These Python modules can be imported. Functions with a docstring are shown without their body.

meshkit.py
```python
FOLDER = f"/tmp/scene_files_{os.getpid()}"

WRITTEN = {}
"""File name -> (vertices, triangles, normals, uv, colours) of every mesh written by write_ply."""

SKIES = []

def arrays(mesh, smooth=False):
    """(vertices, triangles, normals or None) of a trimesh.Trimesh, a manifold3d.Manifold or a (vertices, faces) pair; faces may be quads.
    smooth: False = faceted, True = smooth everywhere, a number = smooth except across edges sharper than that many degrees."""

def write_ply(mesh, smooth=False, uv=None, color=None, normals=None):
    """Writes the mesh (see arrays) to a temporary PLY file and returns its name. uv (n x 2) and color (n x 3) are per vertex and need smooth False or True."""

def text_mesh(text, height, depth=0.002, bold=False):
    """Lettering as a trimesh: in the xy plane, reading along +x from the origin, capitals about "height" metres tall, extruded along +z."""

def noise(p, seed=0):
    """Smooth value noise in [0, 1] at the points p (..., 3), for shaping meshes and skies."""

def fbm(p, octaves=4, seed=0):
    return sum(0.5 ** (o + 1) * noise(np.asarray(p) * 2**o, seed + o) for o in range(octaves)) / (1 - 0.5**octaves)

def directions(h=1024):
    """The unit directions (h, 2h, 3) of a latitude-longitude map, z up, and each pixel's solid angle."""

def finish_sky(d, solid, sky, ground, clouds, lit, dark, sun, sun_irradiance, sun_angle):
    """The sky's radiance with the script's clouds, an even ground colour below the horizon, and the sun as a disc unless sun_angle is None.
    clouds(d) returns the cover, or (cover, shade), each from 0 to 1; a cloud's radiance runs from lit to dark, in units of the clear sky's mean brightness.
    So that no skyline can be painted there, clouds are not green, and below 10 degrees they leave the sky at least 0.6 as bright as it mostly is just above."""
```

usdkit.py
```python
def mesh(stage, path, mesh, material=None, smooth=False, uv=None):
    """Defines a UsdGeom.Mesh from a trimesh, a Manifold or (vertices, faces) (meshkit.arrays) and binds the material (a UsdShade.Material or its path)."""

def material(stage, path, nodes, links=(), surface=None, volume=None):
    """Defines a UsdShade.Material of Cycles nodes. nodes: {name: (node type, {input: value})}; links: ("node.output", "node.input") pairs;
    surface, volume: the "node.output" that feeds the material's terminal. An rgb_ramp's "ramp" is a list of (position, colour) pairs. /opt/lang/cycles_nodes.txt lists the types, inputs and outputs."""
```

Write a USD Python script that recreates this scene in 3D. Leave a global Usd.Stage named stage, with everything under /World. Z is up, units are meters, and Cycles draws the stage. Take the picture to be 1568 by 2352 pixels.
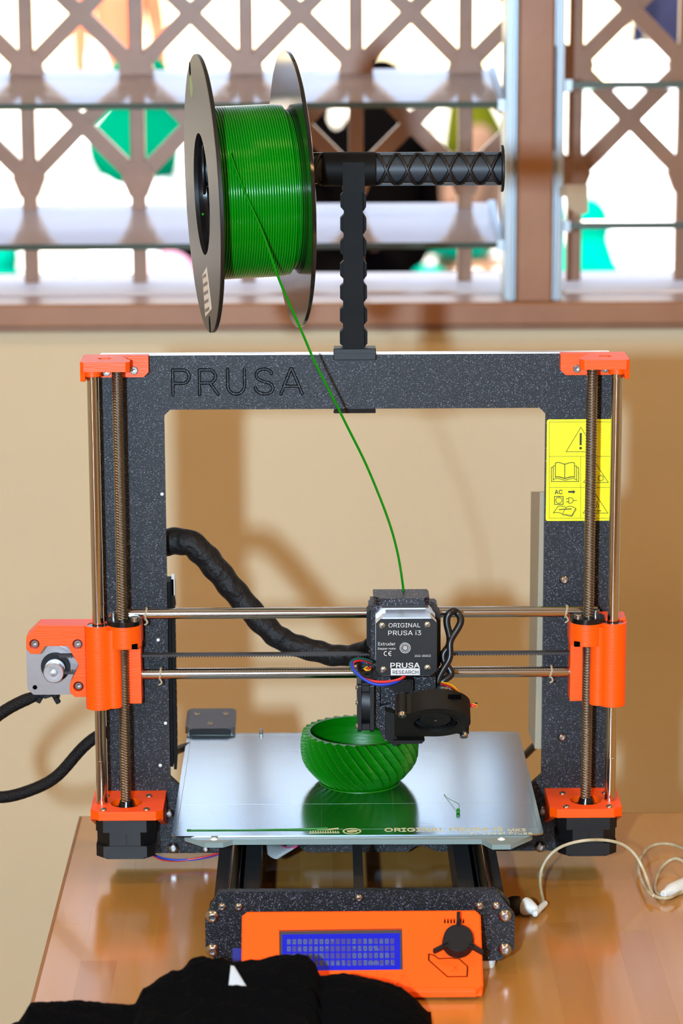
import math, numpy as np, trimesh, usdkit, meshkit
from pxr import Usd, UsdGeom, UsdLux, UsdShade, Gf, Sdf
from shapely.geometry import Polygon, Point, LineString, box as sbox
from shapely import affinity
from shapely.ops import unary_union
import manifold3d as m3
stage = Usd.Stage.CreateInMemory()
UsdGeom.SetStageUpAxis(stage, 'Z'); UsdGeom.SetStageMetersPerUnit(stage, 1.0)
UsdGeom.Xform.Define(stage, '/World'); UsdGeom.Scope.Define(stage, '/World/Looks')
rng = np.random.default_rng(7)
# ---------------------------------------------------------------- camera, sky, sun, lamps, exposure
# lengths in the builders are millimetres measured from the table top under the printer frame (x right, y away, z up)
S, TZ = .001, .75
F, PITCH, YAW, ROLL, CAM = 6397.03, .2145, .0075, -.0039, np.array([-24.3, -1957.2, 691.07])
EXPOSURE = 0.0
FWD = np.array([math.sin(YAW)*math.cos(PITCH), math.cos(YAW)*math.cos(PITCH), -math.sin(PITCH)])
_r = np.cross(FWD, [0, 0, 1.]); _r /= np.linalg.norm(_r); _u = np.cross(_r, FWD)
RIGHT = math.cos(ROLL)*_r + math.sin(ROLL)*_u; UP = -math.sin(ROLL)*_r + math.cos(ROLL)*_u
def m(p): return np.asarray(p, float)*S + [0, 0, TZ]
cam = UsdGeom.Camera.Define(stage, '/World/camera')
_M = np.eye(4); _M[0, :3], _M[1, :3], _M[2, :3], _M[3, :3] = RIGHT, UP, -FWD, m(CAM)
cam.AddTransformOp().Set(Gf.Matrix4d(_M.tolist()))
cam.CreateHorizontalApertureAttr(24.0); cam.CreateFocalLengthAttr(24.0*F/1568)
cam.CreateFStopAttr(8.0); cam.CreateFocusDistanceAttr(1.94); cam.CreateExposureAttr(EXPOSURE)
cam.CreateClippingRangeAttr((.05, 500.))
def W(px, py, y):      # the point of the plane y = const that was measured at a pixel of the photograph
    d = FWD + RIGHT*(px-784)/F - UP*(py-1176)/F
    return CAM + d*((y-CAM[1])/d[1])
def WZ(px, py, z):
    d = FWD + RIGHT*(px-784)/F - UP*(py-1176)/F
    return CAM + d*((z-CAM[2])/d[2])
def lin(c): 
    c = np.asarray(c, float)/255; return tuple(np.where(c < .04045, c/12.92, ((c+.055)/1.055)**2.4))
dome = UsdLux.DomeLight.Define(stage, '/World/sky')
skym = usdkit.material(stage, '/World/Looks/sky_look', {'t': ('sky_texture', {'sky_type': 'multiple_scattering', 'sun_disc': False, 'sun_elevation': .92, 'sun_rotation': 3.6}),
    'h': ('hsv', {'saturation': .62, 'value': 1.0}), 'b': ('background_shader', {'strength': .32})}, [('t.color', 'h.color'), ('h.color', 'b.color')], surface='b.background')
UsdShade.MaterialBindingAPI.Apply(dome.GetPrim()).Bind(skym)
dome.CreateIntensityAttr(1.0)
def aim(prim, pos, to):
    z = -(np.asarray(to, float)-pos); z /= np.linalg.norm(z); x = np.cross([0, 0, 1.], z); x /= np.linalg.norm(x); y = np.cross(z, x)
    M = np.eye(4); M[0, :3], M[1, :3], M[2, :3], M[3, :3] = x, y, z, pos
    prim.AddTransformOp().Set(Gf.Matrix4d(M.tolist()))
sun = UsdLux.DistantLight.Define(stage, '/World/sun'); sun.CreateAngleAttr(.53); sun.CreateNormalizeAttr(True); sun.CreateIntensityAttr(4.5); sun.CreateColorAttr(Gf.Vec3f(1, .95, .87))
aim(sun, np.zeros(3), (.25, .55, -.80))
flash = UsdLux.RectLight.Define(stage, '/World/camera_flash'); flash.CreateWidthAttr(.038); flash.CreateHeightAttr(.060)
flash.CreateIntensityAttr(5700.); flash.CreateColorAttr(Gf.Vec3f(.72, 1.0, 1.28)); flash.CreateNormalizeAttr(False)
aim(flash, m((-222, -1935, 684)), m((-10, 0, 330)))
for _i, (_x, _y) in enumerate(((-1.3, -.6), (1.3, -.6), (-1.3, -2.2), (1.3, -2.2), (-1.3, -3.8), (1.3, -3.8))):      # six warm ceiling lamps of the room
    lamp = UsdLux.RectLight.Define(stage, f'/World/ceiling_lamp_{_i}'); lamp.CreateWidthAttr(.3); lamp.CreateHeightAttr(.3)
    lamp.CreateIntensityAttr(50.); lamp.CreateColorAttr(Gf.Vec3f(1, .60, .24))
    aim(lamp, np.array([_x, _y, 2.97]), np.array([_x, _y+.001, 0.]))

# ---------------------------------------------------------------- shape helpers (millimetres)
def TM(v, f): return trimesh.Trimesh(np.asarray(v, float), np.asarray(f), process=False)
def cat(*a):
    l = []
    for x in a: l += list(x) if isinstance(x, (list, tuple)) else [x]
    return trimesh.util.concatenate(l)
def box(x0, x1, y0, y1, z0, z1, c=0):
    if not c:
        b = trimesh.creation.box((x1-x0, y1-y0, z1-z0)); b.apply_translation(((x0+x1)/2, (y0+y1)/2, (z0+z1)/2)); return b
    P = []
    for sx in (0, 1):
        for sy in (0, 1):
            for sz in (0, 1):
                p = np.array([(x0, x1)[sx], (y0, y1)[sy], (z0, z1)[sz]], float); d = np.array([1-2*sx, 1-2*sy, 1-2*sz])*c
                for k in range(3):
                    q = p+d; q[k] = p[k]; P.append(q)
    return trimesh.convex.convex_hull(np.array(P))
def hull(P): return trimesh.convex.convex_hull(np.asarray(P, float))
def prism(poly, ax, a, b):
    if not isinstance(poly, Polygon) and hasattr(poly, 'geoms'): return cat([prism(g, ax, a, b) for g in poly.geoms])
    if not hasattr(poly, 'geom_type'): poly = Polygon(poly)
    e = trimesh.creation.extrude_polygon(poly.buffer(0), b-a, engine='earcut'); v = np.array(e.vertices); v[:, 2] += a; f = np.array(e.faces)
    if ax == 'y': v = v[:, [0, 2, 1]]; f = f[:, ::-1]
    if ax == 'x': v = v[:, [2, 0, 1]]
    return TM(v, f)
def bprism(poly, ax, a, b, c, front='a'):    # prism whose face at a (or b) has a chamfer c
    if not hasattr(poly, 'geom_type'): poly = Polygon(poly)
    n = 3; parts = []
    for k in range(n):
        o = poly.buffer(-c*(n-k)/n, join_style=2)
        t0, t1 = c*k/n, c*(k+1)/n
        parts.append(prism(o, ax, a+t0, a+t1) if front == 'a' else prism(o, ax, b-t1, b-t0))
    parts.append(prism(poly, ax, a+c, b) if front == 'a' else prism(poly, ax, a, b-c))
    return cat(parts)
def frame_of(d):
    d = np.asarray(d, float); d = d/np.linalg.norm(d); a = np.array([0, 0, 1.]) if abs(d[2]) < .9 else np.array([1., 0, 0])
    u = np.cross(a, d); u /= np.linalg.norm(u); return u, np.cross(d, u), d
def rings_mesh(R, closed_ends=True, flip=False):    # R: (k, n, 3) rings
    R = np.asarray(R); k, n = R.shape[:2]; v = R.reshape(-1, 3); i, j = np.meshgrid(np.arange(k-1), np.arange(n), indexing='ij'); j2 = (j+1) % n
    A, B, Cc, D = i*n+j, i*n+j2, (i+1)*n+j2, (i+1)*n+j
    f = np.concatenate([np.stack([A, B, Cc], -1).reshape(-1, 3), np.stack([A, Cc, D], -1).reshape(-1, 3)])
    if closed_ends:
        v = np.vstack([v, R[0].mean(0), R[-1].mean(0)]); a, b = k*n, k*n+1; q = np.arange(n); q2 = (q+1) % n
        f = np.concatenate([f, np.stack([q2, q, np.full(n, a)], -1), np.stack([(k-1)*n+q, (k-1)*n+q2, np.full(n, b)], -1)])
    return TM(v, f[:, ::-1] if flip else f)
def lathe(prof, o, d=(0, 0, 1), n=40, hexfrom=None, ends=True):   # prof [(r, h)...] from bottom outside to the top
    u, v, w = frame_of(d); th = np.arange(n)*2*np.pi/n; R = []
    for k, (r, h) in enumerate(prof):
        rr = np.full(n, float(max(r, 1e-4)))
        if hexfrom is not None and k >= hexfrom: rr = r/np.cos((th+.3) % (np.pi/3)-np.pi/6)*.94
        R.append(np.asarray(o)+h*w+rr[:, None]*(np.cos(th)[:, None]*u+np.sin(th)[:, None]*v))
    return rings_mesh(R, ends)
def cyl(p0, p1, r, n=28, r2=None, c=0):
    p0, p1 = np.asarray(p0, float), np.asarray(p1, float); L = np.linalg.norm(p1-p0); r2 = r if r2 is None else r2
    pr = [(r, 0), (r2, L)] if not c else [(r-c, 0), (r, c), (r2, L-c), (r2-c, L)]
    return lathe(pr, p0, p1-p0, n)
def ringd(o, d, ri, ro, h, n=40): return lathe([(ri, 0), (ro, 0), (ro, h), (ri, h), (ri, 0)], o, d, n, ends=False)
def spline(P, n=12):
    from scipy.interpolate import CubicSpline
    P = np.asarray(P, float); t = np.r_[0, np.cumsum(np.linalg.norm(np.diff(P, axis=0), axis=1)**.5)]
    return CubicSpline(t, P)(np.linspace(0, t[-1], n*(len(P)-1)+1))
def tube(P, r, n=10, ends=True, bump=None):
    P = np.asarray(P, float); t = np.gradient(P, axis=0); t /= np.linalg.norm(t, axis=1, keepdims=True)
    u = frame_of(t[0])[0]; th = np.arange(n)*2*np.pi/n; R = []; r = np.broadcast_to(r, (len(P),))
    for k in range(len(P)):
        u = u-t[k]*(u@t[k]); u /= np.linalg.norm(u); w = np.cross(t[k], u)
        rr = r[k]*(1 if bump is None else bump(k, th)); rr = np.broadcast_to(rr, (n,))
        R.append(P[k]+rr[:, None]*(np.cos(th)[:, None]*u+np.sin(th)[:, None]*w))
    return rings_mesh(R, ends)
def move(mesh, M=None, t=(0, 0, 0)):
    v = np.array(mesh.vertices); v = v if M is None else v@np.asarray(M).T; return TM(v+np.asarray(t), mesh.faces)
def rotm(axis, deg): return trimesh.transformations.rotation_matrix(math.radians(deg), axis)[:3, :3]
def text(s, h, o, ex=(1, 0, 0), ey=(0, 0, 1), depth=.15, bold=False, align='l', width=None):
    t = meshkit.text_mesh(s, h, depth, bold); v = np.array(t.vertices); w = v[:, 0].max()-v[:, 0].min(); x0 = v[:, 0].min()
    v[:, 0] -= x0 + {'l': 0, 'c': w/2, 'r': w}[align]
    if width: v[:, 0] *= width/w
    ex, ey = np.asarray(ex, float), np.asarray(ey, float); ez = np.cross(ex, ey)
    return TM(np.asarray(o, float)+v[:, :1]*ex+v[:, 1:2]*ey+v[:, 2:]*ez, t.faces)
def rpoly(x0, x1, y0, y1, r=0): return sbox(x0, y0, x1, y1).buffer(-r).buffer(r, quad_segs=5) if r else sbox(x0, y0, x1, y1)
def cpoly(x0, x1, y0, y1, c): return Polygon([(x0+c, y0), (x1-c, y0), (x1, y0+c), (x1, y1-c), (x1-c, y1), (x0+c, y1), (x0, y1-c), (x0, y0+c)])
def disc(x, y, r, n=12): return Point(x, y).buffer(r, quad_segs=n)
def button(o, d, r, h=None):
    h = h or r*.62; return lathe([(r*.97, -.3), (r, 0), (r*.97, .22*h), (r*.86, .55*h), (r*.7, .82*h), (r*.5, h), (r*.46, h), (r*.44, .45*h), (0, .4*h)], o, d, 24, hexfrom=6)
def capscrew(o, d, r, h): return lathe([(r, -.3), (r, h*.86), (r*.88, h), (r*.55, h), (r*.5, h*.45), (0, h*.4)], o, d, 24, hexfrom=3)
def uni(*a):                                  # one clean solid of several overlapping ones
    l = []
    for x in a: l += list(x) if isinstance(x, (list, tuple)) else [x]
    ms = []
    for x in l:
        x = trimesh.Trimesh(x.vertices, x.faces, process=True); x.merge_vertices()
        if x.volume < 0: x.invert()
        q = m3.Manifold(m3.Mesh(np.asarray(x.vertices, np.float32), np.asarray(x.faces, np.uint32)))
        if q.is_empty(): return cat(*a)
        ms.append(q)
    q = m3.Manifold.batch_boolean(ms, m3.OpType.Add).to_mesh(); return TM(q.vert_properties[:, :3], q.tri_verts)
# ---------------------------------------------------------------- scene helpers
used = {}
def path(parent, name):
    k = f'{parent}/{name}'; i = used.get(k, 0); used[k] = i+1; return k if i == 0 else f'{k}_{i:03d}'
def props(p, label=None, cat=None, group=None, kind=None):
    for k, v in (('label', label), ('category', cat), ('group', group), ('kind', kind)):
        if v: p.SetCustomDataByKey(k, v)
    return p
class Thing:
    def __init__(s, name, label=None, cat=None, base=(0, 0, 0), group=None, kind=None):
        s.base = np.asarray(base, float); s.p = path('/World', name); x = UsdGeom.Xform.Define(stage, s.p)
        x.AddTranslateOp().Set(Gf.Vec3d(*m(s.base))); props(x.GetPrim(), label, cat, group, kind)
    def part(s, name, mesh, mat, parent=None, label=None, smooth=35, kind=None):
        p = path(parent or s.p, name); v = (np.array(mesh.vertices)-s.base)*S
        g = usdkit.mesh(stage, p, TM(v, mesh.faces), M[mat], smooth=smooth)
        props(g.GetPrim(), label, kind=kind); return p
def struct(name, mesh, mat, label=None, smooth=False):
    g = usdkit.mesh(stage, path('/World', name), TM(m(mesh.vertices), mesh.faces), M[mat], smooth=smooth); props(g.GetPrim(), label, kind='structure'); return g
# ---------------------------------------------------------------- materials
M = {}
def mat(n, c, r=.5, metal=0., bump=None, var=None, bevel=0, **kw):
    """c: sRGB 0-255. bump (scale, strength, distance[, stretch]); var (scale, second colour, stretch)"""
    nd = {'p': ('principled_bsdf', dict(base_color=lin(c), roughness=r, metallic=metal, **kw)), 'g': ('geometry', {})}; ln = []
    if var:
        nd['vm'] = ('mapping', {'scale': var[2] if len(var) > 2 else (1, 1, 1)}); nd['vn'] = ('noise_texture', {'scale': var[0], 'detail': 4.})
        nd['vr'] = ('rgb_ramp', {'ramp': [(.32, lin(c)), (.68, lin(var[1]))]}); ln += [('g.position', 'vm.vector'), ('vm.vector', 'vn.vector'), ('vn.fac', 'vr.fac'), ('vr.color', 'p.base_color')]
    nrm = None
    if bevel: nd['bv'] = ('bevel', {'radius': bevel, 'samples': 4}); nrm = 'bv.bevel'
    if bump:
        nd['bm'] = ('mapping', {'scale': bump[3] if len(bump) > 3 else (1, 1, 1)}); nd['bn'] = ('noise_texture', {'scale': bump[0], 'detail': 3.}); nd['b'] = ('bump', {'strength': bump[1], 'distance': bump[2]})
        ln += [('g.position', 'bm.vector'), ('bm.vector', 'bn.vector'), ('bn.fac', 'b.height')]
        if nrm: ln.append((nrm, 'b.normal'))
        nrm = 'b.normal'
    if nrm: ln.append((nrm, 'p.normal'))
    M[n] = usdkit.material(stage, f'/World/Looks/{n}', nd, ln, surface='p.BSDF'); return M[n]
def speckle(n, dark, lo, hi, scale, r=.45, thr=.72, bs=.5):
    nd = {'g': ('geometry', {}), 'v': ('voronoi_texture', {'scale': scale}), 's': ('separate_color', {}), 'rr': ('rgb_ramp', {'ramp': [(0, lin(dark)), (thr, lin(dark)), (thr+.1, lin(lo)), (1, lin(hi))]}),
          'h': ('mix_color', {'blend_type': 'mix', 'fac': .35}), 'n2': ('noise_texture', {'scale': scale*.8, 'detail': 2.}), 'b': ('bump', {'strength': bs, 'distance': .0006}), 'p': ('principled_bsdf', {'roughness': r, 'specular_ior_level': .36}),
          'mu': ('mix_color', {'blend_type': 'multiply', 'fac': .45})}
    M[n] = usdkit.material(stage, f'/World/Looks/{n}', nd, [('g.position', 'v.vector'), ('v.color', 's.color'), ('s.r', 'rr.fac'), ('rr.color', 'mu.a'), ('v.color', 'mu.b'), ('mu.result', 'p.base_color'), ('g.position', 'n2.vector'), ('n2.fac', 'b.height'), ('b.normal', 'p.normal')], surface='p.BSDF')
speckle('powder_black', (6, 8, 11), (34, 42, 50), (120, 130, 145), 2000., .40, .80, .45)
speckle('glitter_black', (7, 8, 10), (40, 46, 58), (190, 198, 215), 2300., .45, .82, .38)
mat('orange', (255, 84, 0), .4, specular_ior_level=.38, bump=(260., .25, .0006, (.25, .25, 7.)), bevel=.0006)
mat('orange_panel', (255, 86, 1), .5, specular_ior_level=.3, bump=(900., .12, .0004), bevel=.0008)
mat('steel_rod', (205, 203, 198), .14, 1.)
mat('thread_steel', (134, 127, 116), .3, 1.)
mat('bolt_steel', (176, 176, 176), .26, 1.)
mat('zinc', (200, 212, 216), .3, 1., bump=(1500., .2, .0003))
mat('alu', (196, 200, 204), .34, 1., bump=(420., .15, .0004))
mat('alu_edge', (225, 228, 232), .3, .6)
mat('motor_metal', (188, 190, 194), .33, 1., bump=(300., .1, .0004, (1, .02, 1)))
mat('black_plastic', (12, 13, 15), .45, specular_ior_level=.4, bump=(500., .15, .0003))
mat('black_matte', (11, 11, 12), .6, specular_ior_level=.3)
mat('black_gloss', (14, 14, 16), .2)
mat('fan_brown', (13, 12, 11), .6, bump=(350., .2, .0005), var=(60., (22, 20, 16)), specular_ior_level=.22)
mat('grey_black', (6, 6, 5), .6, bump=(350., .2, .0005), var=(60., (13, 12, 10)), specular_ior_level=.16)
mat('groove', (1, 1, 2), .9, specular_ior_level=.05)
mat('label_black', (9, 10, 11), .5, specular_ior_level=.4)
mat('label_print', (205, 203, 198), .5)
mat('rubber_belt', (44, 42, 42), .6)
mat('extrusion_black', (52, 53, 55), .45, metal=.3, bump=(200., .1, .0003, (1, .05, 1)))
mat('braid', (7, 7, 8), .55, bump=(900., .9, .0012), specular_ior_level=.3)
mat('wrap', (8, 7, 8), .6, bump=(240., .8, .002), specular_ior_level=.35)
mat('arm_panel', (36, 46, 54), .5)
mat('sill_white', (236, 230, 230), .6)
mat('cable_black', (15, 16, 18), .35)
mat('wire_red', (205, 40, 40), .45); mat('wire_blue', (20, 55, 175), .45); mat('wire_green', (12, 80, 68), .45); mat('wire_yellow', (235, 175, 10), .45)
mat('ribbon_grey', (168, 168, 166), .5); mat('ribbon_pink', (220, 70, 130), .5)
mat('sticker_yellow', (238, 232, 0), .4); mat('sticker_ink', (38, 42, 0), .5)
mat('psu_silver', (158, 146, 122), .5, .2)
mat('pcb_edge', (120, 138, 136), .4); mat('bed_black', (18, 19, 20), .4)
mat('sheet_steel', (184, 202, 213), .17, 1., bump=(90., .06, .0006, (.25, 3., 1)), anisotropic=.35)
mat('sheet_print', (200, 201, 158), .5)
mat('green_pla', (0, 106, 1), .34, bump=(120., .5, .0006, (.2, .2, 14.)))
M['sheet_line'] = None; mat('sheet_line', (150, 156, 140), .3, .8); mat('cover_grey', (70, 73, 76), .3)
mat('green_filament', (0, 124, 10), .18)
mat('spool_black', (22, 20, 17), .4, bump=(250., .05, .0003), ior=1.45)
mat('spool_gloss', (26, 25, 24), .12, bump=(60., .06, .0006))
mat('paper_white', (222, 222, 216), .6); mat('paper_ink', (95, 85, 80), .6); mat('sticker_green', (130, 165, 95), .5)
mat('lcd_blue', (2, 16, 150), .25, emission_color=lin((6, 30, 235)), emission_strength=.3)
mat('lcd_cell', (62, 60, 125), .3); mat('lcd_text', (76, 100, 132), .3)
mat('lcd_bezel', (62, 60, 60), .4); mat('card_blue', (10, 30, 120), .45)
mat('foot_white', (225, 228, 226), .5)
mat('knit', (3, 3, 4), 1., bump=(330., .9, .003), specular_ior_level=.08)
mat('tag_white', (176, 181, 184), .8, bump=(700., .4, .0005))
mat('earphone_white', (212, 218, 216), .35); mat('earphone_tip', (8, 8, 9), .5); mat('cord_white', (196, 188, 160), .45, var=(70., (150, 135, 95)))
mat('wall_paint', (214, 200, 166), .75, bump=(60., .08, .002))
mat('ceiling_paint', (225, 215, 195), .85); mat('side_paint', (205, 180, 130), .85); mat('floor_tile', (130, 92, 58), .45)
mat('brown_paint', (160, 117, 84), .4, bump=(45., .15, .002), var=(14., (148, 104, 74)))
mat('alu_channel', (186, 200, 208), .4, .7)
mat('gasket', (60, 66, 68), .7); mat('lever', (176, 160, 132), .5)
mat('pave', (208, 200, 186), .9, var=(2., (196, 186, 170))); mat('far_wall', (240, 222, 180), .9)
mat('skin', (120, 74, 52), .55); mat('skin_warm', (205, 140, 112), .55)
for _n, _c in (('cloth_green', (0, 84, 60)), ('cloth_teal', (0, 120, 98)), ('cloth_white', (238, 238, 240)), ('cloth_black', (4, 3, 3)), ('cloth_olive', (58, 60, 8)), ('cloth_pink', (215, 150, 170)), ('cloth_salmon', (176, 92, 66)), ('cloth_navy', (30, 30, 46))): mat(_n, _c, .9, specular_ior_level=0.)
mat('cloth_brown', (96, 66, 46), .85)
mat('bench_wood', (150, 110, 80), .7)
for i, (a, b) in enumerate((((192, 138, 66), (180, 124, 54)), ((197, 144, 72), (185, 131, 61)), ((186, 131, 60), (173, 117, 49)), ((194, 140, 70), (180, 123, 54)))):
    mat(f'stave_{i}', a, .2, var=(38., b, (1., .07, 1.)), coat_weight=1., coat_roughness=.16)
mat('table_edge', (150, 104, 58), .5)
def pane_mat(n, tint, gl):
    M[n] = usdkit.material(stage, f'/World/Looks/{n}', {'t': ('transparent_bsdf', {'color': tint}), 'g': ('glossy_bsdf', {'color': (.95, .97, 1.), 'roughness': .06}), 'f': ('fresnel', {'IOR': gl}), 'x': ('mix_closure', {})},
        [('f.fac', 'x.fac'), ('t.BSDF', 'x.closure1'), ('g.BSDF', 'x.closure2')], surface='x.closure')
M['louvre_glass'] = usdkit.material(stage, '/World/Looks/louvre_glass', {'t': ('transparent_bsdf', {'color': (.9, .93, .95)}), 'd': ('diffuse_bsdf', {'color': (.86, .80, .79)}), 'tl': ('translucent_bsdf', {'color': (.90, .84, .83)}), 'm1': ('mix_closure', {'fac': .6}),
    'm2': ('mix_closure', {'fac': .80}), 'g': ('glossy_bsdf', {'color': (.95, .97, 1.), 'roughness': .1}), 'f': ('fresnel', {'IOR': 1.5}), 'x': ('mix_closure', {})},
    [('d.BSDF', 'm1.closure1'), ('tl.BSDF', 'm1.closure2'), ('t.BSDF', 'm2.closure1'), ('m1.closure', 'm2.closure2'), ('f.fac', 'x.fac'), ('m2.closure', 'x.closure1'), ('g.BSDF', 'x.closure2')], surface='x.closure')
mat('glass_edge', (72, 88, 80), .3)
# ---------------------------------------------------------------- the room
YW = 800.
struct('floor', box(-2600, 2600, -4600, 800, -770, -750), 'floor_tile')
struct('ceiling', box(-2700, 2700, -6300, 1700, 2250, 2400), 'ceiling_paint')
struct('wall_left', box(-2700, -2600, -4600, 1000, -750, 2250), 'wall_paint')
struct('wall_right', box(2600, 2700, -4600, 1000, -750, 2250), 'wall_paint')
struct('wall_front', cat(box(-2700, -1900, -4700, -4600, -750, 2250), box(-1220, 2700, -4700, -4600, -750, 2250), box(-1900, -1220, -4700, -4600, 1400, 2250)), 'side_paint')
d1 = Thing('door_1', 'open doorway behind the camera', None, (-1560, -4650, -750), kind='structure')
d1.part('door_frame', cat(box(-1950, -1890, -4710, -4590, -750, 1440), box(-1230, -1170, -4710, -4590, -750, 1440)), 'brown_paint'); d1.part('door_head', box(-1950, -1170, -4710, -4590, 1390, 1450), 'brown_paint')
d1.part('door_leaf', box(-1220, -1180, -5360, -4712, -740, 1390), 'brown_paint')
struct('wall_back', cat(box(-2600, 2600, YW, 1000, -750, 282), box(-2600, 2600, YW, 1000, 1340, 2250), box(-2600, -1000, YW, 1000, 282, 1340), box(1100, 2600, YW, 1000, 282, 1340)), 'wall_paint', 'cream painted wall under the louvred window')
struct('trim_1', cat(box(-1020, 1120, YW-16, YW+52, 283, 305.5, 2), box(-1020, 1120, YW-8, YW+5, 277, 284, 1.5)), 'brown_paint', 'brown bottom rail of the window frame')
struct('trim_2', box(171, 205.5, YW-12, YW+70, 305, 1340, 2), 'brown_paint', 'brown mullion post between the two louvred windows')
struct('trim_3', box(-1000, 1100, YW+52, 1010, 296, 307.5, 2), 'sill_white', 'pale sill outside the brown rail')
struct('trim_4', cat(box(-1020, 1120, YW-16, YW+60, 1335, 1372, 2), box(-1020, -985, YW-16, YW+60, 305, 1340, 2), box(1085, 1120, YW-16, YW+60, 305, 1340, 2)), 'brown_paint', 'brown head and jambs of the window frame')
PITCHZ = 138.6
def window(name, x0, x1, zn, dz, vx, znode, label):
    w = Thing(name, label, None, ((x0+x1)/2, YW, 305), kind='structure')
    k = 0
    while zn+k*PITCHZ < 1300:
        a = zn+k*PITCHZ; L = 150; t = 5.5; n = np.array([0, -dz, L])/math.hypot(dz, L)*t
        y0, y1, z0, z1 = YW+4, YW+4+L, a, a+dz
        P = lambda x: [(x, y0, z0), (x, y1, z1), (x, y1+n[1], z1+n[2]), (x, y0+n[1], z0+n[2])]
        b = w.part('louvre_blade', hull(P(x0+14)+P(x1-14)), 'louvre_glass', smooth=False)
        w.part('blade_edge', hull([(x, y, z) for x in (x0+14, x1-14) for y, z in ((y0-1.2, z0-.4), (y0+.2, z0-.4), (y0+.2+n[1], z0+n[2]+.4), (y0-1.2+n[1], z0+n[2]+.4))]), 'glass_edge', b, smooth=False)
        for xe, sx in ((x0+12, 1), (x1-12, -1)):
            w.part('blade_clip', hull([(xe+sx*q, y, z) for q in (0, 7) for y, z in ((y0-3, z0-3), (y1, z1-3), (y1, z1+8), (y0-3, z0+8))]), 'alu_channel', b, smooth=False)
        k += 1
    for xe in (x0, x1-11.5): w.part('louvre_channel', cat(box(xe, xe+11.5, YW+2, YW+66, 305, 1335, 1), box(xe+3.5, xe+8, YW-3, YW+3, 305, 1335, 1)), 'alu_channel')
    # painted steel grille: uprights and crossing diagonals in the plane behind the glass
    yg = YW+140; d = 56.4; zb = 305
    xs = [vx+112.8*i for i in range(-30, 31) if x0-20 < vx+112.8*i < x1+20]
    for x in xs: w.part('grille_bar', box(x-7.5, x+7.5, yg-7, yg+7, zb, 1345, 1.2), 'brown_paint')
    for i in range(-30, 31):
        for sg in (1, -1):
            p0 = np.array([vx+112.8*i, znode]); L = (1345-znode)
            q0, q1 = p0, p0+np.array([sg*L, L])
            lo, hi = x0-30, x1+30
            t0, t1 = sorted(((lo-p0[0])/(sg*L), (hi-p0[0])/(sg*L))); t0, t1 = max(t0, 0), min(t1, 1)
            if t1-t0 < .06: continue
            a, b = p0+(q1-q0)*t0, p0+(q1-q0)*t1; pr = LineString([a, b]).buffer(8.2, cap_style=2)
            w.part('grille_bar', prism(pr, 'y', yg-5.5 if sg > 0 else yg-6.5, yg+6 if sg > 0 else yg+7), 'brown_paint', smooth=False)
    for x in xs:
        w.part('weld_plate', prism(Polygon([(x-8, znode-16), (x+8, znode-16), (x+15, znode+2), (x+9, znode+16), (x-9, znode+16), (x-15, znode+2)]).buffer(2), 'y', yg-7.5, yg+7.5), 'brown_paint', smooth=False)
        z2 = znode+112.8
        while z2 < 1300:
            w.part('weld_plate', prism(Polygon([(x-12, z2-14), (x+12, z2-14), (x+16, z2), (x+12, z2+14), (x-12, z2+14), (x-16, z2)]).buffer(2), 'y', yg-7.5, yg+7.5), 'brown_paint', smooth=False); z2 += 112.8
    return w
W1 = window('window_1', -985, 171, 357.6, 24., 14.0, 414.5, 'left louvred window with glass blades tilted open before a brown steel lattice')
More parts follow.
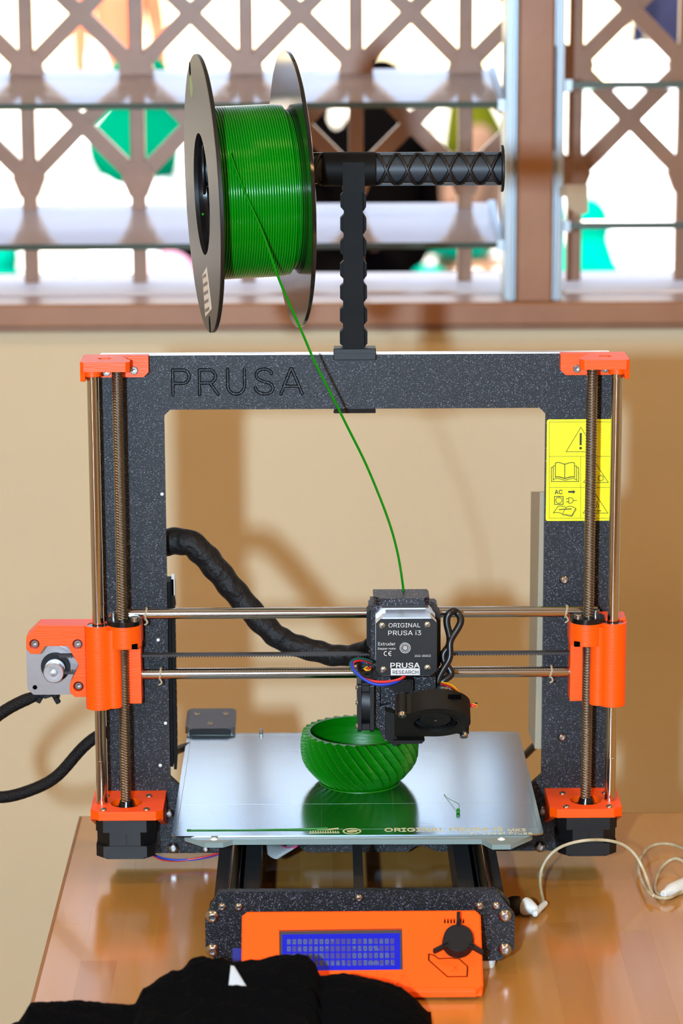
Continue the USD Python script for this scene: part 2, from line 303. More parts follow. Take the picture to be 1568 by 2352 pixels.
W2 = window('window_2', 205.5, 1085, 376.4-PITCHZ*0, -13.5, 240.4, 417., 'right louvred window with blades seen edge on before a brown steel lattice')
W2.part('gasket_strip', box(204.5, 208, YW-2, YW+40, W(1266, 345, YW)[2], W(1266, 105, YW)[2]), 'gasket')
a, b = W(1308, 425, YW), W(1345, 482, YW)
W2.part('louvre_lever', cat(prism(Polygon([(W(1292, 420, YW)[0], W(1292, 420, YW)[2]), (W(1345, 416, YW)[0], a[2]+2), (b[0], b[2]), (b[0]-8, b[2]-3), (a[0]-3, b[2]+4)]), 'y', YW-22, YW-14), box(212, 222, YW-16, YW+8, a[2]-10, a[2]-2)), 'lever')
# outside: courtyard ground and a far wall
OG = -1100.
struct('outdoor_ground', box(-40000, 40000, -40000, 60000, OG-60, OG), 'pave', 'pale courtyard ground in full sun outside the window')
struct('outdoor_wall', cat(box(-30000, 30000, 27000, 27300, OG, OG+5200), box(-30000, 30000, 26900, 27400, OG+5200, OG+5350)), 'far_wall', 'pale yellow courtyard wall far beyond the window')
# ---------------------------------------------------------------- worktable
t = Thing('worktable', 'glossy laminated wooden table under the printer', 'table', (0, -250, -750))
TX0, TX1, TY0, TY1 = -211, 1000, -900, 108
ww = 24.; ncol = int(round((TX1-TX0)/ww)); ww = (TX1-TX0)/ncol
for i in range(ncol):
    y = TY0-rng.uniform(0, 300)
    while y < TY1:
        L = rng.uniform(230, 420); a, b = max(y, TY0), min(y+L, TY1); y += L
        if TY1-b < 40: b = TY1; y = TY1+1
        if b-a < 20: continue
        x0, x1 = TX0+i*ww, TX0+(i+1)*ww
        t.part('stave', box(x0+.004, x1-.004, a+.004, b-.004, -27, 0, .03), f'stave_{rng.integers(4)}', smooth=False)
t.part('edge_band', cat(box(TX0-2.5, TX0, TY0, TY1, -27, -.3), box(TX0-2.5, TX1, TY1, TY1+2, -27, -.3)), 'table_edge')
for x in (TX0+20, TX1-70):
    for y in (TY0+30, TY1-80): t.part('leg', box(x, x+50, y, y+50, -750, -27, 2), 'table_edge')
t.part('apron', box(TX0+30, TX1-30, TY1-62, TY1-42, -107, -27), 'table_edge'); t.part('apron', box(TX0+30, TX1-30, TY0+42, TY0+62, -107, -27), 'table_edge')
# ---------------------------------------------------------------- the printer
pr = Thing('desktop_printer', 'black and orange desktop 3D printer with a gantry frame on the wooden table', '3D printer', (0, -60, 0))
P_ = pr.part
A0 = (0, -1, 0)
# frame
opening = Polygon([(-136, 340-4.5), (-131.5, 340), (132, 340), (136.5, 335.5), (136.5, 66), (124, 54), (-124, 54), (-136, 66)])
outer = Polygon([(-182, 378), (-180, 380), (181, 380), (183, 378), (183, 14), (177, 7.5), (60, 7.5), (50, 12), (44, 12), (38, 7.5), (-36, 7.5), (-42, 12), (-68, 12), (-72, 7.5), (-176, 7.5), (-182, 14)])
slots = unary_union([sbox(x-2, 14, x+2, 26) for x in (-30, 32)])
plate = outer.difference(opening).difference(slots)
fz = lambda zx, zy: (-130.6+(zx-98.6)*.0692, 369.2-(zy-125)*.0700)
def arc(c, rx, ry, a0, a1, n=14): return [(c[0]+rx*math.cos(math.radians(a)), c[1]-ry*math.sin(math.radians(a))) for a in np.linspace(a0, a1, n)]
def bez(P): q = spline(np.array([(x, y, 0) for x, y in P]), 6); return [(x, y) for x, y, _ in q]
Pb = [(118, 270), (220, 270)]+arc((222, 201), 64, 68, -90, 90)+[(118, 133)]
Rb = [(392, 268), (490, 268)]+arc((493, 200), 64, 67, -90, 90)+[(392, 133)]
letters = [[Pb, [(118, 388), (118, 133)]], [Rb, [(392, 388), (392, 133)], [(500, 268), (582, 385)]], [[(682, 128), (682, 298)]+arc((768, 298), 86, 86, 180, 360)+[(855, 298), (855, 128)]],
           [bez([(1132, 175), (1112, 143), (1050, 129), (992, 150), (977, 192), (1000, 232), (1068, 260), (1128, 286), (1147, 330), (1118, 370), (1060, 383), (1002, 368), (965, 318)])], [[(1228, 385), (1332, 126), (1342, 126), (1448, 385)], [(1262, 306), (1416, 306)]]]
grooves = []
for strokes in letters:
    g = unary_union([LineString([fz(*p) for p in s]) for s in strokes]); grooves.append(g.buffer(1.15).difference(g.buffer(.55)))
grooves = unary_union(grooves)
fr = P_('frame', cat(prism(plate.difference(grooves), 'y', 0, .7), prism(plate, 'y', .7, 6)), 'powder_black', smooth=False)
P_('frame_edge', prism(outer.intersection(sbox(-200, 379.4, 200, 381)).buffer(.25), 'y', -.15, 6.1), 'alu_edge', fr, 'bare bright top edge')
P_('engraved_lettering', prism(grooves.buffer(.04), 'y', .5, .72), 'groove', fr, 'engraved outline letters', smooth=False)
def bolt(parent, px, py, y, r, name='bolt', mm=None):
    o = W(px, py, y) if mm is None else np.array(mm, float); return P_(name, button(o, A0, r), 'bolt_steel', parent)
for px, py, r in ((1295, 1332, 3.5), (1290, 1693, 3.3), (398, 1947, 4.4), (388, 1868, 4.0), (472, 1950, 3.0), (1240, 1945, 4.2), (1246, 1862, 4.0)): bolt(fr, px, py, 0, r)
for px, py in ((372, 1135), (363, 1470), (380, 1661), (368, 1758), (235, 1385)): P_('rivet', button(W(px, py, 0), A0, 1.3), 'foot_white', fr)
# warning sticker, in the pixels of an enlarged view of it
K = lambda zx, zy: tuple(W(1230+zx/5.344, 780+zy/5.344, -.1)[[0, 2]])
kr = lambda x0, y0, x1, y1, r=0: (lambda p, q: rpoly(min(p[0], q[0]), max(p[0], q[0]), min(p[1], q[1]), max(p[1], q[1]), r))(K(x0, y0), K(x1, y1))
def kl(pts, w=4, close=False):
    q = [K(*p) for p in pts]; return LineString(q+q[:1] if close else q).buffer(w*.0585/2*1.25, cap_style=2, join_style=2)
st = P_('warning_sticker', prism(kr(137, 980, 940, 2222, 1.4), 'y', -.15, .05), 'sticker_yellow', fr, 'yellow pictogram sticker')
ink = [kl([(165, 1010), (925, 1010), (925, 2192), (165, 2192)], 3, True), kl([(165, 1433), (925, 1433)], 3), kl([(165, 1813), (925, 1813)], 3), kl([(550, 1433), (550, 2192)], 3),
       kl([(553, 1075), (372, 1377), (735, 1377)], 5, True), kr(539, 1147, 563, 1295), disc(*K(550, 1332), 1.0),
       kl([(240, 1515), (240, 1690)], 7), kl([(475, 1515), (475, 1690)], 7), kl([(355, 1525), (355, 1700)], 7), kl(bez([(240, 1517), (300, 1512), (355, 1527), (415, 1512), (475, 1517)]), 7), kl(bez([(240, 1690), (300, 1688), (355, 1702), (415, 1688), (475, 1690)]), 9),
       kl([(240, 1550), (214, 1550), (214, 1735)], 6), kl([(214, 1570), (190, 1570), (190, 1743), (525, 1743), (525, 1570), (500, 1570)], 6), kl([(475, 1550), (500, 1550), (500, 1735)], 6), kl(bez([(214, 1722), (290, 1708), (357, 1724), (425, 1708), (500, 1722)]), 6),
       kl([(742, 1530), (585, 1753), (890, 1753)], 5, True), kl([(797+30*math.cos(a), 1700+30*math.sin(a)) for a in np.linspace(0, 6.28, 25)], 4)]+[kl([(797+30*math.cos(a), 1700+30*math.sin(a)), (797+42*math.cos(a), 1700+42*math.sin(a))], 4) for a in np.linspace(0, 5.8, 12)]+[
       kl([(738, 1905), (580, 2130), (885, 2130)], 5, True), kr(745, 2096, 800, 2106), kl(bez([(760, 1985), (752, 2010), (768, 2035), (760, 2065)]), 6), kl(bez([(735, 1985), (727, 2010), (743, 2035), (735, 2065)]), 6),
       Polygon([K(398, 1857), (K(455, 1857)), K(455, 1843), K(487, 1868), K(455, 1894), K(455, 1880), K(398, 1880)]),
       kl([(230, 1925), (335, 1925), (335, 2022), (230, 2022)], 7, True), kl([(283+38*math.cos(a), 1973+38*math.sin(a)) for a in np.linspace(0, 6.29, 30)], 6), disc(*K(283, 1955), .28), disc(*K(283, 1990), .28),
       kl([(403, 1940)]+[(425+34*math.sin(a), 1973-34*math.cos(a)) for a in np.linspace(0, math.pi, 12)]+[(403, 2006)], 6, True), kl([(370, 1954), (403, 1954)], 7), kl([(370, 1990), (403, 1990)], 7), kl([(458, 1973), (503, 1973)], 6),
       kl([(215, 2128), (275, 2045)]+bez([(275, 2045), (320, 2043), (372, 2062)])[1:]+bez([(372, 2062), (420, 2045), (490, 2072)])[1:]+[(440, 2160)]+bez([(440, 2160), (385, 2150), (325, 2140)])[1:]+bez([(325, 2140), (270, 2122), (215, 2128)])[1:], 6, True), kl([(372, 2062), (325, 2140)], 5), kl([(282, 2086), (440, 2078)], 9), kl([(490, 2072), (495, 2085), (445, 2170), (325, 2152)], 5)]
ACt = text('AC', 3.0, (*K(230, 1895)[:1], -.3, K(230, 1895)[1]), depth=.12, bold=True)
P_('sticker_print', cat([prism(g, 'y', -.3, -.14) for g in ink], ACt), 'sticker_ink', fr, 'black line pictograms', smooth=False)
# Z axis: top clamps, bottom motor mounts, motors, rods, screws
ZR, ZL, YZ, YX = 184., 166.5, -28.5, -15.5
def thread(x, y, z0, z1, r=4.0, d=.62, n=40):
    zs = np.arange(z0, z1, .25); th = np.arange(n)*2*np.pi/n
    ph = ((zs[:, None]+th[None]*8/(2*np.pi))/2.0) % 1; tri = np.clip(np.abs(ph-.5)*4-.5, 0, 1)
    rr = r-d*tri; R = np.stack([x+rr*np.cos(th), y+rr*np.sin(th), np.broadcast_to(zs[:, None], rr.shape)], -1); return rings_mesh(R)
for s in (-1, 1):
    mx = lambda pts: Polygon([(s*x, y) for x, y in pts])
    lobe = mx([(145.8, 0), (145.8, -9), (165, -9), (162, -14), (160, -22), (157.5, -26), (157.5, -34), (160, -37), (189.5, -37), (192, -34), (192, -12), (190, -4), (188, 0)])
    hexh = Polygon([(s*ZR+5.2*math.cos(a), YZ+9.5+4.2*math.sin(a)) for a in np.arange(6)*math.pi/3])
    notch = Polygon([(s*(170-dx), yy) for dx, yy in ((-3, -9.5), (4, -17), (9, -17), (6, -9.5))])
    zt = P_('top_clamp', uni(prism(lobe.difference(affinity.translate(hexh, s*-8, 0)), 'z', 373.4, 380.2), prism(mx([(145.8, 0), (145.8, -9), (192, -9), (192, 0)]), 'z', 369, 380.2), prism(Polygon([(s*145.8, 369.5), (s*145.8, 368.5), (s*149.5, 365), (s*192, 365), (s*192, 369.5)]), 'y', -9, 0),
            prism(disc(s*ZR, YZ, 6.2, 10).difference(disc(s*ZR, YZ, 3.9)), 'z', 369.5, 374), prism(mx([(188.5, -36), (192, -34), (192, -9), (188.5, -9)]), 'z', 366.5, 374)), 'orange')
    for px, py in (((308, 850), (245, 854)) if s < 0 else ((1324, 846), (1388, 846))): P_('bolt', capscrew(W(px, py, -9), A0, 2.75, 2.6), 'bolt_steel', zt)
    base = mx([(139, 0), (139, -44), (144, -49.5), (185, -49.5), (191.3, -43), (191.3, -8), (188, 0)])
    zb = P_('motor_mount', uni(prism(base.difference(disc(s*ZL, YZ, 11.2, 16)).difference(disc(s*ZR, YZ, 3.9)), 'z', 49.5, 56), prism(mx([(139, 0), (139, -6), (191.3, -6), (191.3, 0)]), 'z', 41, 56),
            prism(Polygon([(-46, 49.6), (-42, 46.5), (0, 30), (0, 49.6)]), 'x', *sorted((s*139, s*143))), prism(Polygon([(-46, 49.6), (-42, 47.5), (0, 30), (0, 49.6)]), 'x', *sorted((s*187.5, s*191.3)))), 'orange')
    for dx, dy in ((-15.5, -15.5), (15.5, -15.5), (-15.5, 15.5), (15.5, 15.5)):
        P_('bolt', button((s*ZL+dx, YZ+dy, 56), (0, 0, 1), 2.5, 1.3), 'bolt_steel', zb)
    sq = lambda c, h=21.1: affinity.translate(cpoly(-h, h, -h, h, c), s*ZL, YZ)
    zm = P_('stepper_motor', cat(prism(sq(5.5), 'z', 40.5, 49.4), prism(sq(9.5, 20.6), 'z', 30, 40.6), prism(sq(5.5), 'z', 21.6, 30.2), prism(sq(7, 20), 'z', 20.2, 21.7)), 'label_black')
    P_('motor_seam', cat([box(s*ZL+1-.25, s*ZL+1+.25, YZ-20.75, YZ-20.5, z, z+.45) for z in np.arange(31, 40, 1.5)]), 'groove', zm)
    P_('motor_boss', cat(lathe([(11, 49.4), (11, 51.5), (6, 53.5), (4.6, 58), (0, 58)], (s*ZL, YZ, 0))), 'black_gloss', zm)
    P_('smooth_rod', cat(cyl((s*ZR, YZ, 52), (s*ZR, YZ, 88.7), 4, c=.1), cyl((s*ZR, YZ, 89), (s*ZR, YZ, 366.4), 4, 36, c=.1), cyl((s*ZR, YZ, 366.6), (s*ZR, YZ, 373), 4, c=.1), cyl((s*ZR, YZ, 88), (s*ZR, YZ, 367), 3.8)), 'steel_rod')
    P_('lead_screw', thread(s*ZL, YZ, 54, 373.3), 'thread_steel')
# X axis
XA, XB = 149.2, 194.0
def xtie(parent, x, z, r=5.0):
    P_('tie_ring', cat(tube([(x+rng.normal()*.2+.6*math.sin(a), YX+r*.93*math.cos(a), z+r*.93*math.sin(a)) for a in np.linspace(0, 6.4, 22)], .75, 6), tube(spline([(x, YX-4, z-3), (x+1, YX-5, z-5.5), (x-1, YX-4.5, z-7)], 4), .6, 5)), 'lever', parent)
for z, x0, x1 in ((XA, -141, 144), (XB-45+45, -152, 154)):
    rod = P_('smooth_rod', cyl((-172, YX, z), (174, YX, z), 4, 40), 'steel_rod')
    for x in ((x0, 141) if z < 160 else (-150.5, 151.5)): xtie(rod, x, z, 4.6)
for s in (-1, 1):
    cx, nx = s*ZR, s*ZL*.993
    R = 9.8
    inner = s*154.3
    bearing = disc(cx, YZ, R, 20).union(sbox(min(cx, cx+s*7), YZ, max(cx, cx+s*7), -5)) if s > 0 else disc(cx, YZ, R, 20)
    body_ = [prism(bearing.difference(disc(cx, YZ, 7.6, 16)), 'z', 128.3, 189.6), prism(affinity.translate(disc(0, 0, 6.2, 12), s*173.8, -31.6).difference(disc(cx, YZ, 7.6)), 'z', 129.6, 187.5),
               prism(Polygon([(s*154.3, -5), (s*154.3, -24), (s*163.5, -24), (s*163.5, -20), (s*171, -20), (s*171, -24), (s*178, -24), (s*178, -5)]).difference(disc(nx, YZ, 5)), 'z', 129.4, 190.4),
               prism(disc(nx, YZ, 12.2, 20).union(sbox(nx-12.2, YZ, nx+12.2, -10)).difference(disc(nx, YZ, 5.2)), 'z', 174, 190.2)]
    if s > 0: body_ += [prism(sbox(176, -24, 194, -4).buffer(-1).buffer(1), 'z', 130, 190.8), prism(sbox(160, -24, 190, -4), 'z', 186, 190.8)]
    xe = P_('rod_end_block', uni(body_), 'orange')
    P_('notch', box(s*157.5-2, s*157.5+2, YZ-11.6, YZ-8.8, 174.2, 177.6), 'groove', xe)
    P_('linear_bearing', ringd((cx, YZ, 129), (0, 0, 1), 4.4, 7.5, 60.2), 'black_gloss', xe)
    P_('lead_nut', ringd((nx, YZ, 190.2), (0, 0, 1), 4.0, 12.5, 3.6), 'black_gloss', xe)
    for dx, dy in (((-8, 6.5), (8, -7)) if s < 0 else ((-6.8, -6.5), (6.8, 6.5))): P_('bolt', capscrew((nx+dx, YZ+dy, 193.8), (0, 0, 1), 2.8, 3.2), 'bolt_steel', xe)
    if s < 0:
        L = lambda px, py: tuple(W(px, py, -22)[[0, 2]])
        brk = Polygon([L(60, 1464), L(88, 1437), (-184, 187.2), (-184, 134.2), L(172, 1601), L(160, 1590), L(160, 1572), L(181, 1528), L(155, 1484), L(104, 1484), L(91, 1502), L(70, 1502), L(60, 1490)])
        brk = brk.difference(unary_union([disc(*L(px, py), 3.7) for px, py in ((79, 1480), (178, 1480), (180, 1577))]))
        P_('motor_bracket', prism(brk, 'y', -22, -3.4), 'orange', xe)
        c = W(128, 1531, -3); mo = P_('stepper_motor_face', cat(prism(cpoly(c[0]-21.1, c[0]+21.1, c[2]-21.1, c[2]+21.1, 4.5).difference(disc(c[0], c[2], 10.8)), 'y', -3.2, 4), prism(disc(c[0], c[2], 15.8, 20).difference(disc(c[0], c[2], 11.4)), 'y', -3.6, -3)), 'motor_metal', xe, 'bare metal motor face')
        P_('motor_body', cat(prism(cpoly(c[0]-21, c[0]+21, c[2]-21, c[2]+21, 6), 'y', 4, 36), prism(disc(c[0], c[2], 11, 16), 'y', -.5, 4)), 'label_black', mo)
        for px, py in ((79, 1480), (178, 1480), (180, 1577)): P_('bolt', capscrew((*L(px, py)[:1], -17.5, L(px, py)[1]), A0, 2.75, 2.8), 'bolt_steel', xe)
        P_('tapped_hole', cat(prism(disc(c[0]-15.5, c[2]-15.5, 1.7), 'y', -3.3, -3.0)), 'groove', mo)
        q = np.array([c[0], 0, c[2]]); P_('pulley', cat(lathe([(7.4, -2), (7.4, .5), (6.2, .6), (6.2, 8.4), (7.4, 8.5), (7.4, 11), (6.9, 11.4), (3, 11.4), (2.6, 11.2), (2.6, 12.6), (0, 12.8)], q+[0, -9.6, 0], A0, 36)), 'alu', mo)
PUL = W(128, 1531, -3)
def belt_run(x0, x1, zc, teeth_dir, y0=-18.5, y1=-12.5):
    h = .62; x = np.arange(x0, x1, 2.); top, bot = zc+h, zc-h; P = [(x0, top), (x1, top)] if teeth_dir < 0 else [(x0, bot), (x1, bot)]
    e = bot if teeth_dir < 0 else top; q = []
    for a in x: q += [(a+.35, e), (a+.6, e+teeth_dir*.85), (a+1.4, e+teeth_dir*.85), (a+1.65, e)]
    return prism(Polygon(P+q[::-1]), 'y', y0, y1)
P_('toothed_belt', belt_run(PUL[0]+4, 170, 163.6, -1), 'rubber_belt'); P_('toothed_belt', cat(belt_run(PUL[0]+4, 170, 150.2+.5, 1)), 'rubber_belt')
# extruder carriage
ex = P_('extruder_carriage', cat(box(9.5, 59, -24, 6, 160, 199, 1.5), box(1, 59, -24, 6, 121, 161, 1.5), box(10.5, 52.3, -40, -14, 150, 205.5), prism(Polygon([(14, -37), (16.5, -40.5), (49, -40.5), (52.3, -36), (52.3, -16), (49, -14), (14, -14)]), 'z', 205, 210.3),
        prism(Polygon([W(858, 1555, -66)[[0, 2]], W(1000, 1555, -66)[[0, 2]], W(1000, 1640, -66)[[0, 2]], W(903, 1705, -66)[[0, 2]], W(881, 1700, -66)[[0, 2]], W(868, 1671, -66)[[0, 2]], W(858, 1667, -66)[[0, 2]]]).difference(Polygon([W(872, 1577, -66)[[0, 2]], W(897, 1577, -66)[[0, 2]], W(897, 1617, -66)[[0, 2]], W(872, 1623, -66)[[0, 2]]])), 'y', -66, -24),
        box(12, 27, -60, -50, 121, 158)), 'glitter_black')
P_('inlet_cover', prism(Polygon([(12.6, -15), (12.6, -34), (17.5, -42.5), (48, -42.5), (51.5, -38), (51.5, -15)]).difference(disc(34.3, -20.5, 1.5)), 'z', 208.6, 211.0), 'glitter_black', ex)
P_('side_plate', prism(Polygon([W(990, 1396, -40)[[0, 2]], W(998, 1397, -40)[[0, 2]], W(1011, 1412, -40)[[0, 2]], W(1011, 1524, -40)[[0, 2]], W(1004, 1533, -40)[[0, 2]], W(990, 1533, -40)[[0, 2]]]), 'y', -44, -22), 'black_matte', ex)
P_('left_plate', prism(Polygon([W(842, 1402, -30)[[0, 2]], W(850, 1396, -30)[[0, 2]], W(850, 1480, -30)[[0, 2]], W(842, 1478, -30)[[0, 2]]]), 'y', -36, -20), 'black_matte', ex)
EM = np.array([34.8, -78.4, 184.9]); esq = lambda h, c: cpoly(EM[0]-h, EM[0]+h, EM[2]-h, EM[2]+h, c)
mot = P_('extruder_motor', cat(bprism(esq(21.15, 4.6), 'y', -77.2, -66, .6), prism(esq(20.6, 6.5), 'y', -66, -50), prism(esq(21.1, 4.6), 'y', -50, -41)), 'alu', ex, 'silver stepper motor body')
lp = P_('motor_face', cat(bprism(rpoly(EM[0]-21.3, EM[0]+21.3, EM[2]-20.6, EM[2]+20.2, 2.2).intersection(esq(21.3, 4.4)), 'y', -78.5, -76.8, .5)), 'label_black', ex, 'black motor face plate with white lettering')
yF = -78.75
def T_(s, h, px, py, px2, bold=False, mat_='label_print', y=yF):
    o = W(px, py, y); w = W(px2, py, y)[0]-o[0]; return text(s, h, o, depth=.12, bold=bold, width=w)
let = [T_('ORIGINAL', 3.0, 892, 1441, 965), T_('PRUSA i3', 3.3, 891, 1459, 967), T_('Extruder', 2.3, 868, 1482.5, 908), T_('Stepper motor', 1.5, 867, 1492, 909), T_('2043-000013', 1.6, 952, 1509, 989), T_('PRUSA', 3.6, 896, 1534, 964, True)]
ceC = W(885, 1501, yF); ceE = W(895.5, 1501, yF)
for c_, bar in ((ceC, 0), (ceE, 1)):
    g = Point(c_[0]+.5, c_[2]).buffer(1.75).difference(Point(c_[0]+.5, c_[2]).buffer(1.25)).intersection(sbox(c_[0]-3, c_[2]-3, c_[0]+.9, c_[2]+3))
    if bar: g = g.union(sbox(c_[0]-1, c_[2]-.24, c_[0]+.7, c_[2]+.24))
    let.append(prism(g, 'y', yF-.12, yF+.02))
a, b = W(897, 1551, yF), W(964, 1535, yF); let.append(box(a[0], b[0], yF, yF+.2, a[2], b[2]))
P_('face_lettering', cat(let), 'label_print', ex, 'white print', smooth=False)
P_('plate_lettering', T_('RESEARCH', 2.5, 901.5, 1548, 960.5, y=yF-.05), 'label_black', ex, 'black letters on a white bar', smooth=False)
for px, py in ((877, 1437), (981, 1435), (880, 1538), (981, 1534)):
    o = W(px, py, -78.4); P_('face_screw', cat(lathe([(2.3, -.2), (2.25, .35), (1.7, .95), (.9, 1.15), (0, 1.2)], o, A0, 24)), 'zinc', ex)
    P_('screw_cross', cat(move(box(-1.2, 1.2, -1.28, -1.0, -.22, .22), rotm((0, 1, 0), 35), o), move(box(-.22, .22, -1.28, -1.0, -1.2, 1.2), rotm((0, 1, 0), 35), o)), 'gasket', ex)
o = W(930, 1487, -78.4); P_('motor_shaft', cat(ringd(o, A0, 3.1, 3.9, 1.6), ringd(o, A0, 2.2, 2.75, 1.5), cyl(o, o+[0, -1.4, 0], 1.75, c=.2)), 'zinc', ex)
# cooling fans
fc = np.array([6.2, -60., 141.]); fan = P_('heatsink_fan', cat(*[prism(rpoly(fc[1]-19.5, fc[1]+19.5, fc[2]-17.5, fc[2]+17.5, 2).difference(disc(fc[1], fc[2], 16.8, 16)), 'x', a, b) for a, b in ((.5, 3.2), (9.3, 12.0))], ringd((3, fc[1], fc[2]), (1, 0, 0), 16.8, 18.2, 6.6), *[box(3, 9.5, fc[1]+sy-2.6, fc[1]+sy+2.6, fc[2]+sz-2.6, fc[2]+sz+2.6, .6) for sy in (-15.5, 15.5) for sz in (-14, 14)]), 'black_plastic', ex)
for sz in (-14, 14, 3): P_('fan_screw', button((.5, fc[1]-15, fc[2]+sz), (-1, 0, 0), 1.9, 1.4), 'bolt_steel', ex)
BO = np.array(W(1000, 1660, -100)); bn = np.array([0, -math.cos(math.radians(50)), -math.sin(math.radians(50))]); bt = np.array([0, -math.sin(math.radians(50)), math.cos(math.radians(50))]); bx_ = np.array([1., 0, 0])
BM = np.stack([bx_, bt, bn], 1)    # local (u, v, w) -> world
def bl(mesh): v = np.array(mesh.vertices)@BM.T+BO; return TM(v, mesh.faces[:, ::-1] if np.linalg.det(BM) < 0 else mesh.faces)
bout = disc(0, 0, 24.3, 24).union(sbox(-28, -24, 0, 6)).union(Polygon([(-28, 0), (-28, 14), (-20, 16), (-10, 20), (0, 0)]))
bfan = P_('blower_fan', cat(bl(prism(bout.buffer(1).buffer(-1).difference(disc(0, 0, 15.6, 24)), 'z', -1.6, 0)), bl(prism(bout.buffer(1).buffer(-1).difference(disc(0, -0, 21, 24)), 'z', -13.4, -1.6)), bl(prism(bout, 'z', -15, -13.4)),
        bl(ringd((0, 0, -.6), (0, 0, 1), 15.2, 16.4, 1.2)), bl(cyl((-23.5, 14.5, -15), (-23.5, 14.5, -1.5), 3.6)), bl(cyl((20.5, -21, -15), (20.5, -21, -1), 3.6)), bl(prism(Polygon([(12, -22), (24, -17), (24, -22), (18, -25)]), 'z', -15, -2))), 'fan_brown', ex, smooth=50)
P_('impeller', cat(bl(lathe([(10.8, -13), (11.2, -2.6), (10.2, -1.6), (0, -1.5)], (0, 0, 0))), *[bl(prism(Polygon([(15.0*math.cos(a), 15.0*math.sin(a)), (12.2*math.cos(a+.12), 12.2*math.sin(a+.12)), (12.2*math.cos(a+.17), 12.2*math.sin(a+.17)), (15.0*math.cos(a+.07), 15.0*math.sin(a+.07))]), 'z', -12, -2.2)) for a in np.linspace(0, 6.283, 31)[:-1]], bl(ringd((0, 0, -3), (0, 0, 1), 14.6, 15.2, .9))), 'black_plastic', ex, smooth=50)
P_('fan_screw', bl(capscrew((-23.5, 14.5, -1.5), (0, 0, 1), 2.8, 3.2)), 'bolt_steel', ex); P_('fan_screw', bl(capscrew((20.5, -21, -1), (0, 0, 1), 2.8, 3.2)), 'bolt_steel', ex)
P_('hub_pin', bl(lathe([(1.0, -1.5), (.6, -1.3), (0, -1.25)], (0, 0, 0), n=10)), 'zinc', ex)
P_('fan_slot', bl(box(8, 17, 21.6, 23.2, -11, -8)), 'groove', ex)
P_('nozzle_duct', cat(prism(Polygon([W(884, 1626, -70)[[0, 2]], W(904, 1632, -70)[[0, 2]], W(912, 1704, -70)[[0, 2]], W(905, 1707, -70)[[0, 2]], W(884, 1690, -70)[[0, 2]]]), 'y', -78, -60), prism(Polygon([W(903, 1699, -80)[[0, 2]], W(975, 1699, -80)[[0, 2]], W(968, 1706, -80)[[0, 2]], W(903, 1707, -80)[[0, 2]]]), 'y', -82, -62), box(31, 42, -66, -50, 112, 122, 1)), 'fan_brown', ex)
P_('nozzle', lathe([(.5, 0), (3, 3), (3.6, 3.2), (3.6, 7), (8, 7.2), (8, 16)], (33, -46, 110.7)), 'thread_steel', ex)
P_('fan_bracket', cat(prism(Polygon([W(897, 1556, -70)[[0, 2]], W(948, 1556, -70)[[0, 2]], W(948, 1583, -70)[[0, 2]], W(905, 1586, -70)[[0, 2]], W(897, 1578, -70)[[0, 2]]]), 'y', -76, -64), box(W(935, 0, -76)[0], W(946, 0, -76)[0], -78, -70, 155, 160)), 'fan_brown', ex)
def pxs(pts, y): return [W(a, b, (y if np.isscalar(y) else y[i])) for i, (a, b) in enumerate(pts)]
zf = lambda zx, zy: (780+zx/4.612, 1330+zy/4.612)
loop = [zf(*p) for p in ((1030, 1110), (1055, 1030), (1110, 930), (1165, 820), (1165, 690), (1200, 600), (1262, 500), (1280, 420), (1235, 350), (1185, 345), (1140, 400), (1140, 500), (1165, 610), (1150, 720), (1100, 790), (1105, 870), (1150, 940), (1180, 1000), (1150, 1040), (1080, 1090))]
P_('probe_cable', tube(spline(pxs(loop, np.r_[np.linspace(-52, -36, 9), np.linspace(-38, -50, 11)]), 8), 2.55, 12), 'cable_black', ex)
po = W(1016, 1576, -52); P_('level_probe', cat(cyl(po+[0, 0, -32], po+[0, 0, 1], 4.2, c=.4), ringd(po+[0, 0, -4], (0, 0, 1), 4, 6.4, 2.4, 6), ringd(po+[0, 0, -.6], (0, 0, 1), 4, 5.8, 1.6, 24)), 'zinc', ex)
def wire(name, pts, y, r, mt): P_(name, tube(spline(pxs(pts, y), 8), r, 8), mt, ex)
zw = lambda *p: [zf(*q) for q in p]
wire('wire_lead', zw((345, 880), (270, 850), (170, 845), (115, 890), (130, 960), (230, 1050), (330, 1095)), [-62, -66, -70, -74, -78, -80, -80], .85, 'wire_green')
wire('wire_lead', zw((250, 880), (180, 850), (130, 890), (150, 960), (240, 1050), (360, 1110), (490, 1118), (600, 1090), (660, 1050)), [-60, -66, -74, -80, -86, -88, -88, -84, -77], 1.05, 'wire_blue')
wire('wire_lead', zw((330, 890), (240, 860), (150, 880), (140, 930), (200, 1020), (310, 1075), (430, 1090), (560, 1082), (640, 1058), (685, 1030)), [-60, -66, -72, -76, -79, -81, -83, -84, -82, -77], 1.05, 'wire_red')
wire('wire_lead', zw((200, 960), (270, 1030), (380, 1085), (500, 1100), (610, 1070), (700, 1040)), [-70, -76, -78, -78, -77, -76], 1.0, 'cable_black')
wire('wire_lead', zw((290, 930), (270, 960), (300, 965), (325, 940)), [-64, -68, -68, -64], .7, 'wire_yellow')
wire('wire_lead', zw((330, 930), (300, 955), (280, 970)), [-64, -68, -66], .8, 'wire_red')
wf = lambda *p: [(960+a/9.8, 1540+b/9.8) for a, b in p]
wire('fan_wire', wf((500, 270), (640, 290), (780, 350), (900, 470), (1020, 600), (1130, 720), (1220, 760), (1300, 770)), [-50, -56, -62, -70, -76, -80, -84, -84], .75, 'wire_yellow')
